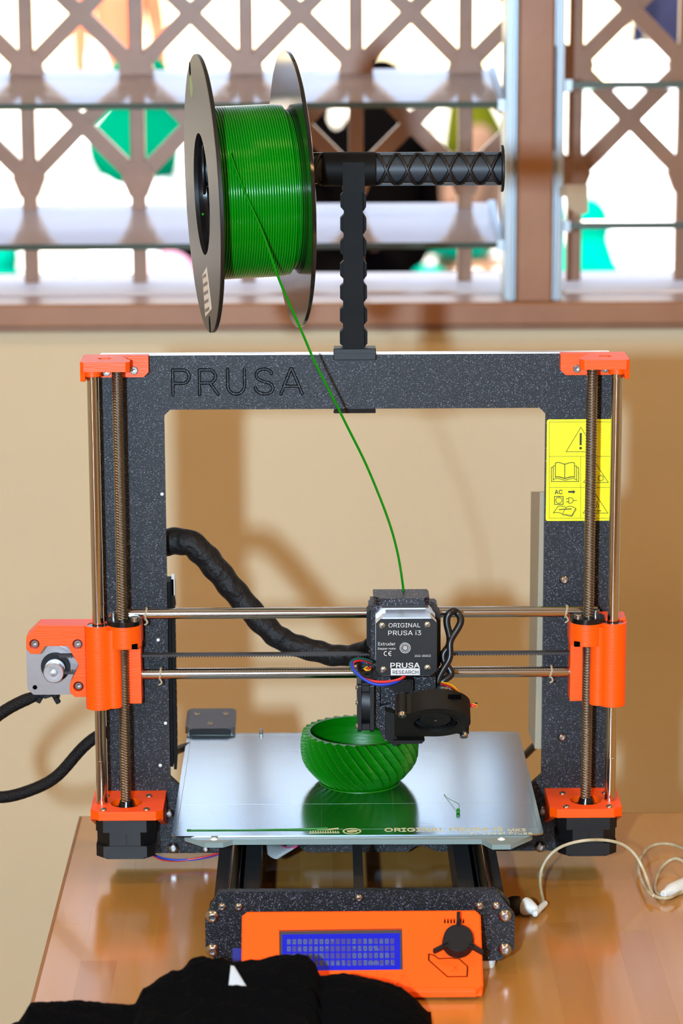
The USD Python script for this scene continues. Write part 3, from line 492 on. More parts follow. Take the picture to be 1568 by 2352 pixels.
wire('fan_wire', wf((520, 290), (640, 330), (790, 395), (900, 500), (1010, 610), (1100, 700), (1190, 765), (1290, 800), (1200, 800), (1110, 770)), [-51, -57, -63, -71, -77, -80, -84, -86, -86, -82], .8, 'wire_red')
wire('fan_wire', wf((560, 320), (660, 355), (800, 430), (930, 540), (1060, 640), (1170, 740), (1310, 745), (1240, 750)), [-48, -54, -61, -68, -74, -80, -84, -82], .7, 'cable_black')
wire('fan_wire', wf((1300, 775), (1290, 815), (1200, 780), (1110, 750)), [-85, -85, -84, -80], .85, 'wire_yellow')
# wrapped cable harness from behind the frame to the carriage
pts = [(372, 1246), (385, 1245), (430, 1246), (470, 1276), (520, 1335), (570, 1395), (620, 1448), (662, 1476), (720, 1494), (780, 1506), (835, 1496), (862, 1480)]
H = spline(pxs(pts, [34, 33, 30, 28, 26, 24, 20, 18, 14, 8, -2, -12]), 14); rs = np.interp(np.arange(len(H)), [0, 25, 60, 110, 150], [10.2, 9.6, 9.2, 8.2, 7.2])
P_('cable_harness', tube(H, rs, 28, bump=lambda k, th: 1+.045*np.sin(k*.55+th)+.05*(meshkit.noise(np.stack([np.full_like(th, k*.22), np.cos(th)*1.6, np.sin(th)*1.6], -1), 3)-.5)*2), 'wrap', smooth=60)
P_('harness_boot', cat(tube(spline(pxs([(828, 1502), (842, 1494), (856, 1484)], [2, -6, -14]), 6), [5.2, 6, 6.5, 7, 7, 7, 7, 7, 7, 7, 7, 7, 7], 12)), 'grey_black')
# motor cable looping out to the left
pts = [(128, 1583), (108, 1590), (60, 1607), (0, 1640), (-55, 1690), (-82, 1745), (-50, 1812), (0, 1831), (70, 1815), (130, 1783), (180, 1728), (225, 1690), (262, 1680)]
P_('motor_cable', tube(spline(pxs(pts, [14, 13, 12, 12, 14, 18, 22, 24, 24, 24, 24, 26, 30]), 12), np.interp(np.arange(145), [0, 10, 18, 144], [2.5, 3.2, 4.6, 4.4]), 18, bump=lambda k, th: 1+.012*np.sin(k*2.2+th*5)), 'braid')
P_('cable_plug', cat(prism(Polygon([W(90, 1590, 12)[[0, 2]], W(98, 1582, 12)[[0, 2]], W(140, 1582, 12)[[0, 2]], W(142, 1589, 12)[[0, 2]], W(120, 1597, 12)[[0, 2]], W(104, 1602, 12)[[0, 2]]]), 'y', 8, 20)), 'black_plastic')
for px, py, an in ((97, 1594, 28), (124, 1596, -30)):
    o = W(px, py, 8); P_('cable_tie', cat(move(box(-2, 2, -1, 9, -4.8, 4.8, .6), rotm((0, 1, 0), an), o), move(box(-1.8, 1.8, -2.4, 1, -7, -2, .5), rotm((0, 1, 0), an), o)), 'black_matte')
# electronics box and power supply behind the frame legs
hexes = unary_union([Polygon([(y+2.4*math.cos(a), z+2.6*math.sin(a)) for a in np.arange(6)*math.pi/3]) for i, y in enumerate(np.arange(10, 34, 4.6)) for z in np.arange(80+(i % 2)*3.1, 195, 6.2)])
eb = P_('electronics_box', cat(prism(Polygon([(6.5, 70), (22, 74), (26, 90), (26, 205), (20, 214), (6.5, 214)]).difference(hexes), 'x', -133.5, -131.5), box(-178, -134, 7, 24, 72, 212)), 'grey_black')
P_('box_lid', prism(Polygon([(6.5, 202), (26, 190), (26, 207), (6.5, 218)]), 'x', -133, -130.8), 'alu', eb)
P_('power_supply', cat(hull([(x, y, z) for x, y, z in ((130.5, 52, 268), (133.5, 7, 277), (181, 7, 277), (181, 52, 268), (130.5, 52, 84), (132, 7, 84), (181, 7, 84), (181, 52, 84))])), 'psu_silver')
# base: extrusions, front plate, Y axis, bed
def extrusion(x0, x1, y0, y1, z0=10., z1=40.):
    c = (x0+x1)/2; h = 4.1; P = Polygon([(x0, z0), (x1, z0), (x1, z1), (c+h, z1), (c+h, z1-2.2), (c+8, z1-2.2), (c+4, z1-9), (c-4, z1-9), (c-8, z1-2.2), (c-h, z1-2.2), (c-h, z1), (x0, z1)])
    return prism(P, 'y', y0, y1)
for s in (-1, 1):
    P_('base_extrusion', extrusion(*sorted((s*67.5, s*97.5)), -211, 0), 'extrusion_black'); P_('base_extrusion', extrusion(*sorted((s*67.5, s*97.5)), 6, 100), 'extrusion_black')
    yr = P_('smooth_rod', cyl((s*84.5, -208, 46), (s*84.5, 92, 46), 4, 24), 'steel_rod')
    yh = P_('rod_holder', cat(prism(Polygon([(s*84.5-15, 40), (s*84.5+15, 40), (s*84.5+15, 44), (s*84.5+7.5, 53), (s*84.5-7.5, 53), (s*84.5-15, 44)]), 'y', -213, -203)), 'black_gloss')
    for sx in (-1, 1): P_('bolt', button((s*84.5+sx*11.5, -208, 44.5), (0, 0, 1), 2.6, 2.), 'bolt_steel', yh)
    for y in (-207, 85): P_('foot', lathe([(7.5, 0), (8.5, 6), (8.0, 10.2), (0, 10.2)], (s*82.5, y, 0), n=24), 'foot_white')
fp = P_('front_plate', cat(prism(Polygon([(-93, 56.2), (89.5, 56.2), (102, 38.5), (102, 15), (92, 6.8), (-94, 6.8), (-102.3, 15.5), (-102.3, 38)]), 'y', -217, -211)), 'powder_black', smooth=False)
for px, py, r in ((488, 2105, 4.7), (488, 2182, 4.7), (1159, 2103, 4.7), (1159, 2180, 4.7), (510, 2083, 2.9), (548, 2083, 2.9), (824, 2063, 2.8), (1101, 2081, 2.9), (1139, 2080, 2.9)): bolt(fp, px, py, -217, r)
P_('rear_plate', prism(Polygon([(-93, 56), (93, 56), (102, 38), (102, 15), (92, 6.8), (-92, 6.8), (-102, 15), (-102, 38)]), 'y', 100, 105), 'powder_black', smooth=False)
P_('bed_belt', cat(box(-3.2, 3.2, -206, 92, 41.5, 43), box(-3.2, 3.2, -206, 92, 31, 32.5), *[box(-3.2, 3.2, y, y+1, 40.8, 41.6) for y in np.arange(-205, -60, 2)]), 'rubber_belt')
ih = P_('belt_idler', cat(box(-11, 11.5, -211, -202, 36, 48, 1), box(-7, -4, -206, -186, 34, 45), box(4, 7, -206, -186, 34, 45), cyl((-4, -192, 37), (4, -192, 37), 5)), 'grey_black')
P_('bed_carriage', cat(prism(Polygon([(-96, -60), (-30, -60), (-20, -40), (20, -40), (30, -60), (96, -60), (96, 60), (-96, 60)]), 'z', 56, 62), *[box(s*84.5-9, s*84.5+9, y-13, y+13, 40, 57, 2) for s in (-1, 1) for y in (-46, 20)]), 'bed_black')
P_('belt_clamp', box(-9, 9, -62, -34, 38, 57, 1), 'glitter_black')
edge = [WZ(a, b, 70.6)[:2] for a, b in ((424, 1921), (470, 1936), (512, 1936), (534, 1929.5), (1106, 1928), (1130, 1940.5), (1172, 1940), (1222, 1918))]
hb = P_('heated_bed', cat(prism(Polygon([tuple(p) for p in edge]+[(121, -120), (121, 82), (112, 92), (-112, 92), (-121, 82), (-121, -120)]), 'z', 67.2, 70.7)), 'pcb_edge')
for px in (491, 1152): P_('bed_screw', button((*WZ(px, 1932, 70.7)[:2]+[0, 4], 70.7), (0, 0, 1), 2.6, .8), 'foot_white', hb)
for x, y in ((-110, -128), (110, -128), (0, -60)): P_('bed_spacer', cat(box(x-9, x+9, y-6, y+6, 60, 67.3, 1)), 'glitter_black', hb)
cc = P_('bed_cable_cover', hull([(-127, 89, 72.15), (-93, 89, 72.15), (-129, 91, 72.15), (-91, 91, 72.15), (-129, 128, 72.15), (-91, 128, 72.15), (-125, 89, 76.6), (-95, 89, 76.6), (-129, 93, 76.8), (-91, 93, 76.8), (-129, 124, 80.5), (-91, 124, 80.5), (-126, 128, 81), (-94, 128, 81)]), 'cover_grey', label='grey cover with three screws')
P_('cover_front', prism(Polygon([(-126, 72.15), (-94, 72.15), (-94, 75), (-97, 76.4), (-123, 76.4), (-126, 75)]), 'y', 86.6, 89.2), 'black_matte', cc)
for x, y, z in ((-121, 118, 79.6), (-99, 118, 79.6), (-110, 99, 77.4)): P_('bolt', button((x, y, z), (0, -.13, 1), 2.6, 1.2), 'bolt_steel', cc)
# flat ribbon cable and motor wires below the bed
rib = []
for i in range(10):
    f = i/9; a0, a1 = np.array([608+f*40, 1936]), np.array([633+f*42, 1971-f*24]); mid = (a0+a1)/2+[-6, 6]
    P0 = [W(*a0, -40), W(*mid, -52), W(*a1, -58), W(a1[0]+4-f*3, a1[1]-2-f*2, -55)+np.array([2, 8, 2])]; rib.append(tube(spline(P0, 5), .8, 6))
rc = P_('ribbon_cable', cat(rib[:-1]), 'ribbon_grey'); P_('ribbon_stripe', rib[-1], 'ribbon_pink', rc)
for mt, dz in (('wire_blue', 0), ('wire_red', 1.6), ('cable_black', .9)):
    P_('motor_wire', tube(spline(pxs([(352, 1962+dz), (385, 1974+dz*1.5), (430, 1975), (470, 1970-dz), (505, 1960)], [-12, -10, -8, -6, 0]), 8), .9, 8), mt)
P_('rear_cable', tube(spline(pxs([(396, 1730), (420, 1718), (470, 1706)], [30, 60, 80]), 6), 3.2, 10), 'cable_black'); P_('rear_cable', tube(spline(pxs([(1205, 1735), (1225, 1715), (1240, 1700)], [80, 60, 40]), 6), 3., 10), 'cable_black')
# control panel: face tilted back 45 degrees
q = math.sqrt(.5); LO = np.array([.6, -228., 46.6]); LN = np.array([0, -q, q]); LV = np.array([0, q, q])
def LP(px, py, w=0.):
    d = FWD + RIGHT*(px-784)/F - UP*(py-1176)/F; o = LO+LN*w; tt = ((o-CAM)@LN)/(d@LN); p = CAM+d*tt-o; return np.array([p[0], p@LV])
LMt = np.stack([[1., 0, 0], LV, LN], 1)
def lcd(mesh): return TM(np.array(mesh.vertices)@LMt.T+LO, mesh.faces)
def lpoly(*pts): return Polygon([tuple(LP(*p)) for p in pts])
win = lpoly((641, 2136), (923, 2132), (925, 2227), (642, 2230))
fw = 78.2; face = Polygon([(-fw, -3), (-fw+3.5, 0), (fw-3.5, 0), (fw, -3.5), (fw, -53), (fw-5, -57.4), (-fw+5, -57.4), (-fw, -53)])
dial = lpoly(*[(960+a/6.533, 2060+b/6.533) for a, b in ((160, 855), (160, 948), (440, 1196), (735, 1192), (742, 1040), (615, 925), (470, 915), (310, 925), (240, 872))])
dring = dial.exterior.buffer(.42).intersection(face)
vents = unary_union([lpoly((960+a/6.533, 2060+325/6.533), (960+(a+22)/6.533, 2060+325/6.533), (960+(a+22)/6.533, 2060+395/6.533), (960+a/6.533, 2060+395/6.533)) for a in (390, 437, 484, 531, 578, 625, 668)])
holes = unary_union([win, dring, vents])
side = Polygon([(-228, 46.6), (-219.5, 43), (-219.5, 2.6), (-268.6, 2.6), (-268.6, 6)])
pan = P_('control_panel', uni(lcd(prism(face.buffer(-.7, join_style=2).difference(holes), 'z', -.7, 0)), lcd(prism(face.difference(holes), 'z', -4, -.7)), prism(Polygon([(y, z) for y, z in ((-226, 42.5), (-219.5, 42), (-219.5, 2.6), (-268, 2.6), (-268.4, 3.2), (-266.2, 5.5))]).difference(Polygon([(-231, 30), (-222, 38), (-222, 6), (-255, 6)])), 'x', LO[0]-fw+2, LO[0]-fw+5), prism(Polygon([(-226, 42.5), (-219.5, 42), (-219.5, 2.6), (-268, 2.6), (-268.4, 3.2), (-266.2, 5.5)]), 'x', LO[0]+fw-5, LO[0]+fw-1),
        prism(Polygon([(-266.6, 8.4), (-268.7, 6.2), (-268.7, 2.6), (-262, 2.6)]), 'x', LO[0]-fw+5, LO[0]+fw-5), hull([(LO[0]+sx, y, z) for sx in (-fw+5, fw-5) for y, z in ((-268.7, 2.4), (-268.7, 6.1))]+[(LO[0]+sx, y, z) for sx in (-fw, fw) for y, z in ((-264, 2.4), (-264, 8))]), lcd(prism(face.difference(win.buffer(-.01)).buffer(-1), 'z', -6, -3.9))), 'orange_panel')
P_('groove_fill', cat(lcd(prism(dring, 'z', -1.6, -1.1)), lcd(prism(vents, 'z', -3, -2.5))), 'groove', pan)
P_('screen_bezel', lcd(prism(win, 'z', -5.2, -2.6)), 'lcd_bezel', pan)
blue = lpoly((648, 2143), (918, 2140), (919, 2225), (648, 2227)); P_('screen', lcd(prism(blue, 'z', -2.7, -2.3)), 'lcd_blue', pan, 'blue character display')
B0 = LP(657, 2155, -2.2); B1 = LP(908, 2219, -2.2); cw, ch = (B1[0]-B0[0])/20, (B1[1]-B0[1])/4
rows = ['8200/200\u00b0   Z 38.60 ', '0 60/60\u00b0    *100%   ', ' SD 88%     008:08R ', '     _Vase1_0.2mm_PL']
cells, glyph = [], []
for r_, s_ in enumerate(rows):
    for c_, chh in enumerate(s_[:20]):
        x, y = B0[0]+c_*cw, B0[1]+(r_+1)*ch; cells.append(box(x+cw*.12, x+cw*.84, y-ch*.12, y-ch*.88, -2.32, -2.24))
        if chh != ' ': glyph.append(lcd(text(chh, abs(ch)*.6, (x+cw*.5, y-ch*.2, -2.22), (1, 0, 0), (0, 1, 0), .06, True, 'c')))
P_('character_cells', cat([lcd(c) for c in cells]), 'lcd_cell', pan, smooth=False); P_('screen_text', cat(glyph), 'lcd_text', pan, 'pale dot characters', smooth=False)
a = LP(772, 2262); b = LP(943, 2262); P_('panel_lettering', lcd(text('PRUSA', 7.6, (a[0], a[1], -.05), (1, 0, 0), (0, 1, 0), .45, False, 'l', b[0]-a[0])), 'orange_panel', pan, 'raised orange lettering', smooth=False)
c_ = LP(960+550/6.533, 2060+1070/6.533); P_('reset_mark', lcd(cat(*[move(box(-3.2, 3.2, -.45, .45, -.05, .35), rotm((0, 0, 1), a_), (c_[0], c_[1], 0)) for a_ in (45, -45)])), 'orange_panel', pan, smooth=False)
kc = LP(1051, 2168); kn = lambda mesh: lcd(move(mesh, None, (kc[0], kc[1], 0)))
P_('selector_knob', cat(kn(lathe([(10.2, .3), (10.4, 1), (9.6, 9.5), (9.0, 10), (0, 10)], (0, 0, 0))), *[kn(move(cat(box(-1.1, 1.1, 6, 18.5, 5.5, 10.2, .3), hull([(-2, 8, 5.5), (2, 8, 5.5), (-2, 8, 10.2), (2, 8, 10.2), (-1.1, 12, 5.5), (1.1, 12, 5.5), (-1.1, 12, 10.2), (1.1, 12, 10.2)])), rotm((0, 0, 1), a_))) for a_ in (-2, 118, 238)]), 'black_matte', pan)
c1 = LP(528, 2174); P_b = None
# ---------------------------------------------------------------- things on and around the printer
sd = Thing('memory_card', 'blue memory card sticking out of the left side of the orange control panel', 'memory card', W(540, 2195, -240))
sd.part('card', lcd(box(-fw-6, -fw+4, LP(540, 2215)[1], LP(540, 2172)[1], -5.5, -3.4, .3)), 'card_blue')
hs = Thing('spool_holder', 'black plastic T-shaped spool holder clipped on top of the printer frame', 'spool holder', (0, 3, 380))
hs.part('clip', cat(box(-14.8, 15.2, -4.2, 10, 380.3, 384, .4), box(-14.8, 15.2, -4.2, -.4, 375.8, 381, .4), box(-14.8, 15.2, 6.5, 10, 372, 381, .4)), 'black_plastic')
hs.part('lower_clip', cat(box(-15, 15, -2.5, 8, 337.2, 339.8, .3)), 'black_gloss')
post = hs.part('post', hull([(x, y, z) for x0, x1, z in ((-8.2, 7.0, 384), (-6.9, 6.0, 500)) for x in (x0, x1) for y in (-4.5, 10.5)]), 'grey_black')
for k, z in enumerate(np.linspace(391, 488, 7)[:7]):
    hs.part('tooth', prism(Polygon([(-10.3+k*.13, z-4), (-7, z-6.8), (6.8, z-6.8), (9.3-k*.13, z-4), (9.3-k*.13, z+4), (6.8, z+6.8), (-7, z+6.8), (-10.3+k*.13, z+4)]), 'y', 0, 10), 'grey_black', post)
ARZ = 510.2
hs.part('arm_socket', cat(cyl((-22, 3, ARZ), (15.4, 3, ARZ), 12.0, 40, c=.5), hull([(x, y, z) for x0, x1, z in ((-8, 7.5, 495), (-8, 7.5, 516)) for x in (x0, x1) for y in (-9.3, 9)])), 'grey_black')
hs.part('arm_core', cyl((-104, 3, ARZ), (103, 3, ARZ), 9.6, 40), 'arm_panel')
def arm_ribs(xs0, xs1):
    L = []
    n = int(round((xs1-xs0)/14.6))
    for k in range(n):
        x0 = xs0+k*(xs1-xs0)/n; x1 = xs0+(k+1)*(xs1-xs0)/n
        for side_ in (0, 1):      # crossing diagonals wrapped on the half cylinder facing the camera and its back
            for d_ in (0, 1):
                a0 = np.linspace(0, math.pi, 13)+(math.pi if side_ else 0)
                L.append(tube([(x0+(x1-x0)*(tt if d_ else 1-tt)*1.0, 3-10.5*math.sin(a), ARZ+10.5*math.cos(a)) for a, tt in zip(a0, np.linspace(0, 1, 13))], 1.35, 6))
    for a in (0, math.pi): L.append(box(xs0, xs1, 3-2.2, 3+2.2, ARZ+10.8*math.cos(a)-.8, ARZ+10.8*math.cos(a)+.8))
    return L
hs.part('arm_lattice', cat(*arm_ribs(15.4, 103), *arm_ribs(-104, -22)), 'black_plastic', smooth=60)
hs.part('end_flange', cat(cyl((103, 3, ARZ), (105, 3, ARZ), 16.4, 44, c=.5), cyl((-106, 3, ARZ), (-104, 3, ARZ), 17.5, 44, c=.5)), 'black_plastic')
# spool: axis turned a little towards the camera and tipped
SC = np.array([-74.5, 3., 494.6]); ax = np.array([math.cos(math.radians(9.5)), math.sin(math.radians(9.5)), .030]); ax /= np.linalg.norm(ax)
sp = Thing('filament_spool', 'black spool of glossy green filament hanging on the spool holder arm', 'filament spool', SC-[0, 0, 97])
HW = 30.5
def flange(h0, h1): return lathe([(42.5, h0), (96.4, h0), (97, h0+.4), (97, h1-.4), (96.4, h1), (42.5, h1), (42.5, h0)], SC, ax, 120, ends=False)
LF = sp.part('left_flange', flange(-HW-2.2, -HW+.8), 'spool_black', label='satin disc with a paper label'); RF = sp.part('right_flange', flange(HW-.8, HW+2.2), 'spool_gloss', label='mirror-glossy disc')
sp.part('hub', cat(lathe([(42.6, -HW-1), (42.6, -HW+4), (28.0, -HW+5), (28.0, HW-5), (42.6, HW-4), (42.6, HW+1), (45, HW+1), (45, -HW-1), (42.6, -HW-1)], SC, ax, 90, ends=False)), 'black_gloss', smooth=40)
prof = [(45.1, -HW+.9)]; pit = 1.78; xs = np.arange(-HW+1.4, HW-6.0, pit)
for x in xs:
    rr = 60.4-(.5 if x < -HW+4 else 0)-max(0, (x-(HW-13)))*.12
    for a in np.linspace(0, math.pi, 7)[:-1]: prof.append((rr-.88+.88*math.sin(a), x+.88-.88*math.cos(a)))
xe_ = xs[-1]+pit
for j, (x, rr) in enumerate(((xe_, 57.3), (xe_+1.5, 56.3), (xe_+3, 55.6))):
    for a in np.linspace(0, math.pi, 6)[:-1]: prof.append((rr-.8+.8*math.sin(a), x+.8-.8*math.cos(a)))
prof.append((45.1, HW-.9))
sp.part('filament_winding', lathe(prof, SC, ax, 180, ends=False), 'green_filament', smooth=60)
fp_ = [(528, 352), (545, 400), (572, 465), (605, 540), (640, 640), (690, 755), (722, 830), (760, 905), (800, 985), (835, 1055), (863, 1120), (890, 1190), (908, 1250), (920, 1310), (927.5, 1366), (929, 1376)]
fy = [-58.5, -59.5, -61, -62, -62, -60, -57, -53, -48.5, -44, -39.5, -34, -29, -24.5, -20.8, -20.5]
sp.part('filament_strand', tube(spline(pxs(fp_, fy), 8), .88, 10), 'green_filament', label='loose strand running down to the extruder')
dq = W(466, 492, -2); sp.part('filament_end', lathe([(.9, -1), (.9, .6), (0, 1)], dq, A0, 10), 'green_filament')
# labels on the left flange, in the flange plane
fu, fv, fwx = frame_of(ax); FO = SC-ax*(HW+2.2)
vert = np.array([0, 0, 1.])-ax*ax[2]; vert /= np.linalg.norm(vert); hor = np.cross(vert, -ax)     # facing outward (-ax): hor runs to the reader's right
def onfl(mesh): v = np.array(mesh.vertices); return TM(FO+v[:, :1]*hor+v[:, 1:2]*vert+v[:, 2:]*(-ax), mesh.faces)
if np.linalg.det(np.stack([hor, vert, -ax])) < 0: hor = -hor
lab = Polygon([(11, -50), (-16, -59), (-9, -88), (29, -77)]).buffer(0)
LB = sp.part('paper_label', onfl(prism(lab, 'z', 0, .15)), 'paper_white', LF)
pl = [affinity.rotate(sbox(-14+dx, y, -14+dx+w, y+h), 12, origin=(4, -69)) for y in (-58, -64, -70, -76, -82) for dx, w, h in [(sum(ww_[:k])+1.2*k, ww_[k], 2.4) for ww_ in [rng.uniform(1.5, 5, 6)] for k in range(6)]]
sp.part('label_print', onfl(prism(unary_union(pl).intersection(lab.buffer(-1.5)), 'z', .13, .22)), 'paper_ink', LF, smooth=False)
sp.part('dot_sticker', onfl(prism(Point(-33, 73).buffer(8), 'z', 0, .15)), 'sticker_green', LF)
for x, y in ((-36, 84), (14, -90)): sp.part('slot', onfl(prism(affinity.scale(Point(x, y).buffer(6), .7, 1), 'z', -.1, .12)), 'groove', LF)
# steel print sheet
SH = Thing('print_sheet', 'removable steel print sheet on the heated bed under the green bowl', 'print sheet', (0, -30, 71))
SZ = 72.
Sx0, Sx1, Sy0, Sy1 = -127.5, 126.3, -149.8, 91.2
shp = rpoly(Sx0, Sx1, Sy0, Sy1, 5).difference(sbox(-72.2, 87.5, -69.8, 95))
SHt = SH.part('steel_plate', prism(shp, 'z', 70.9, SZ), 'sheet_steel', smooth=False)
def sline(pts, w): return LineString([tuple(p) for p in pts]).buffer(w/2, cap_style=2, join_style=2)
mk = [sline([(-124.3, -137.2), (123.2, -137.6), (123.2, 86), (-124.3, 86), (-124.3, -137.2)], .35)]+[sline([(x, -137.2), (x, 86)], .16) for x in (-25.2, 25.2)]+[sline([(-124, y), (123, y)], .12) for y in (-82,)]
hc = WZ(808, 1909, SZ)[:2]; circ = Point(*hc).buffer(6.4).difference(Point(*hc).buffer(5.2)); hand = affinity.rotate(affinity.scale(Point(*hc).buffer(3.6), 1, .75), 25).union(affinity.translate(affinity.scale(Point(*hc).buffer(2), 1.4, .6), 1.6, 1.4)).difference(sline([hc+[-5, 3.5], hc+[5, -3.5]], .7)).union(sline([hc+[-5, 4], hc+[5, -4]], .5).difference(Point(*hc).buffer(3)))
w0 = WZ(742, 1905, SZ)[:2]; hot = Polygon([w0+[-6, 1.2], w0+[2, 1], w0+[10.6, 3.4], w0+[10.6, 0.5], w0+[3, -1.2], w0+[-4, -.8]]); comb = unary_union([sbox(w0[0]-9+k*1.7, w0[1]-6.4, w0[0]-8.2+k*1.7, w0[1]-3+.6*math.sin(k)) for k in range(12)]+[sbox(w0[0]-9.6, w0[1]-8, w0[0]+11.2, w0[1]-6.9)])
tx = lambda s, h, px, py, px2, bold=False: text(s, h, (*WZ(px, py, SZ)[:2], SZ-.02), (1, 0, 0), (0, 1, 0), .1, bold, 'l', WZ(px2, py, SZ)[0]-WZ(px, py, SZ)[0])
SH.part('grid_line', cat(*[prism(g, 'z', SZ-.02, SZ+.03) for g in mk]), 'sheet_line', SHt, smooth=False)
SH.part('sheet_print', cat(*[prism(g, 'z', SZ-.02, SZ+.06) for g in [circ, hand, hot, comb]], tx('ORIGINAL PRUSA i3', 7.2, 883, 1910, 1156, True), tx('MK3', 5.2, 1166, 1909.5, 1208, True), tx('\u00b0 by Josef Prusa', 4.6, 1062, 1917, 1222)), 'sheet_print', SHt, 'pale printed lettering and symbols', smooth=False)
pp = [WZ(a, b, SZ)+[0, 0, .35] for a, b in ((434, 1907.5), (500, 1907.5), (580, 1907), (650, 1906), (700, 1905.5), (752, 1904))]
SH.part('purge_line', cat(tube(pp, [.4, .35, .4, .55, .8, 1.0], 6), lathe([(1.6, 0), (1.5, .5), (0, .7)], pp[0]-[0, 0, .35], n=12)), 'green_pla', SHt, 'thin green line of extruded plastic')
SH.part('tab_pin', cyl((-71, 90, 70), (-71, 90, 75.5), 1.3), 'bolt_steel', SHt)
sc = Thing('filament_scrap', 'tiny green scrap of filament with a hair on the right of the print sheet', 'plastic scrap', WZ(1052, 1868, SZ))
o = WZ(1052, 1868, SZ); sc.part('scrap', cat(box(o[0]-1.3, o[0]+1.2, o[1]-1.2, o[1]+1.5, SZ, SZ+3.2, .6), tube(spline([o+[0, 0, 3], o+[1, 6, 4], o+[-3, 22, 2], o+[-8, 42, .4]], 5), .18, 5)), 'green_pla')
# printed bowl with twisted fins
BC = np.array([2.6, -29.0]); bowl = Thing('printed_bowl', 'half finished green printed bowl with twisted fins on the print sheet', 'bowl', (*BC, SZ))
zz = np.r_[np.linspace(0, 37.6, 110)]; NF = 34; nth = NF*18; th = np.arange(nth)*2*np.pi/nth
rbase = np.interp(zz, [0, 2, 6, 12, 18, 24, 30, 37.6], [27.4, 29.2, 32.4, 36.0, 38.2, 38.6, 38.3, 36.6]); dep = np.interp(zz, [0, 4, 14, 38], [.5, 1.9, 4.0, 5.0])
R = []
for k, z in enumerate(zz):
    u = (NF*(th+.72*(z/37.6)**.9*1.0)/(2*np.pi)) % 1
    shp_ = np.where(u < .80, (u/.80)**1.1, np.where(u < .88, 1., (1-u)/.12)); rr = rbase[k]+dep[k]*shp_-.4
    R.append(np.stack([BC[0]+rr*np.cos(th), BC[1]+rr*np.sin(th), np.full(nth, SZ+.2+z)], -1))
rin = np.interp(zz, [0, 2, 6, 12, 18, 24, 30, 37.6], [26.4, 28.2, 31.4, 34.9, 37.0, 38.0, 37.8, 36.2])-.6; rin = np.minimum(rin, rbase-1.0)
for k in range(len(zz)-1, 3, -2): R.append(np.stack([BC[0]+rin[k]*np.cos(th), BC[1]+rin[k]*np.sin(th), np.full(nth, SZ+.2+zz[k])], -1))
bowl.part('bowl_wall', rings_mesh(np.array(R)), 'green_pla', smooth=38)
bowl.part('brim', ringd((*BC, SZ), (0, 0, 1), 5, 29.4, .5, 80), 'green_pla')
# earphones
ear = Thing('earphones', 'white wired earphones with a looped cord at the right of the printer', 'earphones', (150, -60, 0))
e0 = WZ(1213, 2085, 6.5)
bud = ear.part('earbud', cat(lathe([(0, -1), (4.5, -.5), (6.4, 2), (6.0, 5), (3.6, 9.5), (2.0, 12), (0, 12.6)], e0+[-3.4, 4, 0], (.75, -.66, .05), 32)), 'earphone_white')
ear.part('ear_tip', cat(lathe([(3, -1), (6.2, -1.5), (6.7, -4), (6.2, -8), (4, -11.5), (2, -12), (0, -11)], e0+[-4, 4.5, 0], (.98, -.15, .0), 28)), 'earphone_tip', bud)
s0, s1 = WZ(1228, 2098, 4.5), WZ(1251, 2075, 4.5); ear.part('strain_relief', cat(lathe([(0, 0), (2.2, .4), (2.4, 2), (2.2, np.linalg.norm(s1-s0)), (1, np.linalg.norm(s1-s0)+.6)], s0, s1-s0, 18), lathe([(0, -2.6), (2.2, -1.4), (2.6, 0), (2.2, 1.4), (0, 2.6)], s0, (1, .2, 0), 18)), 'earphone_white', bud)
cp = [(1249, 2078, -102), (1243, 2050, -88), (1240, 2020, -78), (1246, 1990, -72), (1270, 1957, -68), (1310, 1937, -65), (1365, 1929, -63), (1420, 1936, -62), (1455, 1960, -62), (1478, 2000, -66), (1492, 2040, -80), (1504, 2058, -90), (1528, 2063, -97), (1553, 2054, -88), (1572, 2030, -70), (1579, 1998, -48), (1564, 1976, -30), (1545, 1973, -24), (1525, 1986, -26), (1510, 2010, -42), (1504, 2036, -60), (1509, 2052, -78), (1520, 2056, -86)]
ear.part('cord', tube(spline([W(*c_) for c_ in cp], 10), 1.15, 10), 'cord_white')
cp2 = [(1500, 2057, -94), (1482, 2040, -76), (1468, 2008, -46), (1466, 1984, -26), (1478, 1958, -4), (1502, 1941, 14), (1532, 1938, 18), (1565, 1948, 8), (1605, 1975, -20), (1640, 2000, -30)]
ear.part('cord', tube(spline([W(*c_) for c_ in cp2], 10), 1.15, 10), 'cord_white')
t0, t1 = WZ(1522, 2054, 5.5), WZ(1640, 2002, 6.5); d_ = t1-t0; LL = np.linalg.norm(d_)
ear.part('remote', lathe([(2.2, 0), (2.6, .3), (3.2, 4), (5.0, 9), (5.2, 14), (5.2, LL-3), (4.2, LL), (0, LL)], t0, d_, 24), 'earphone_white')

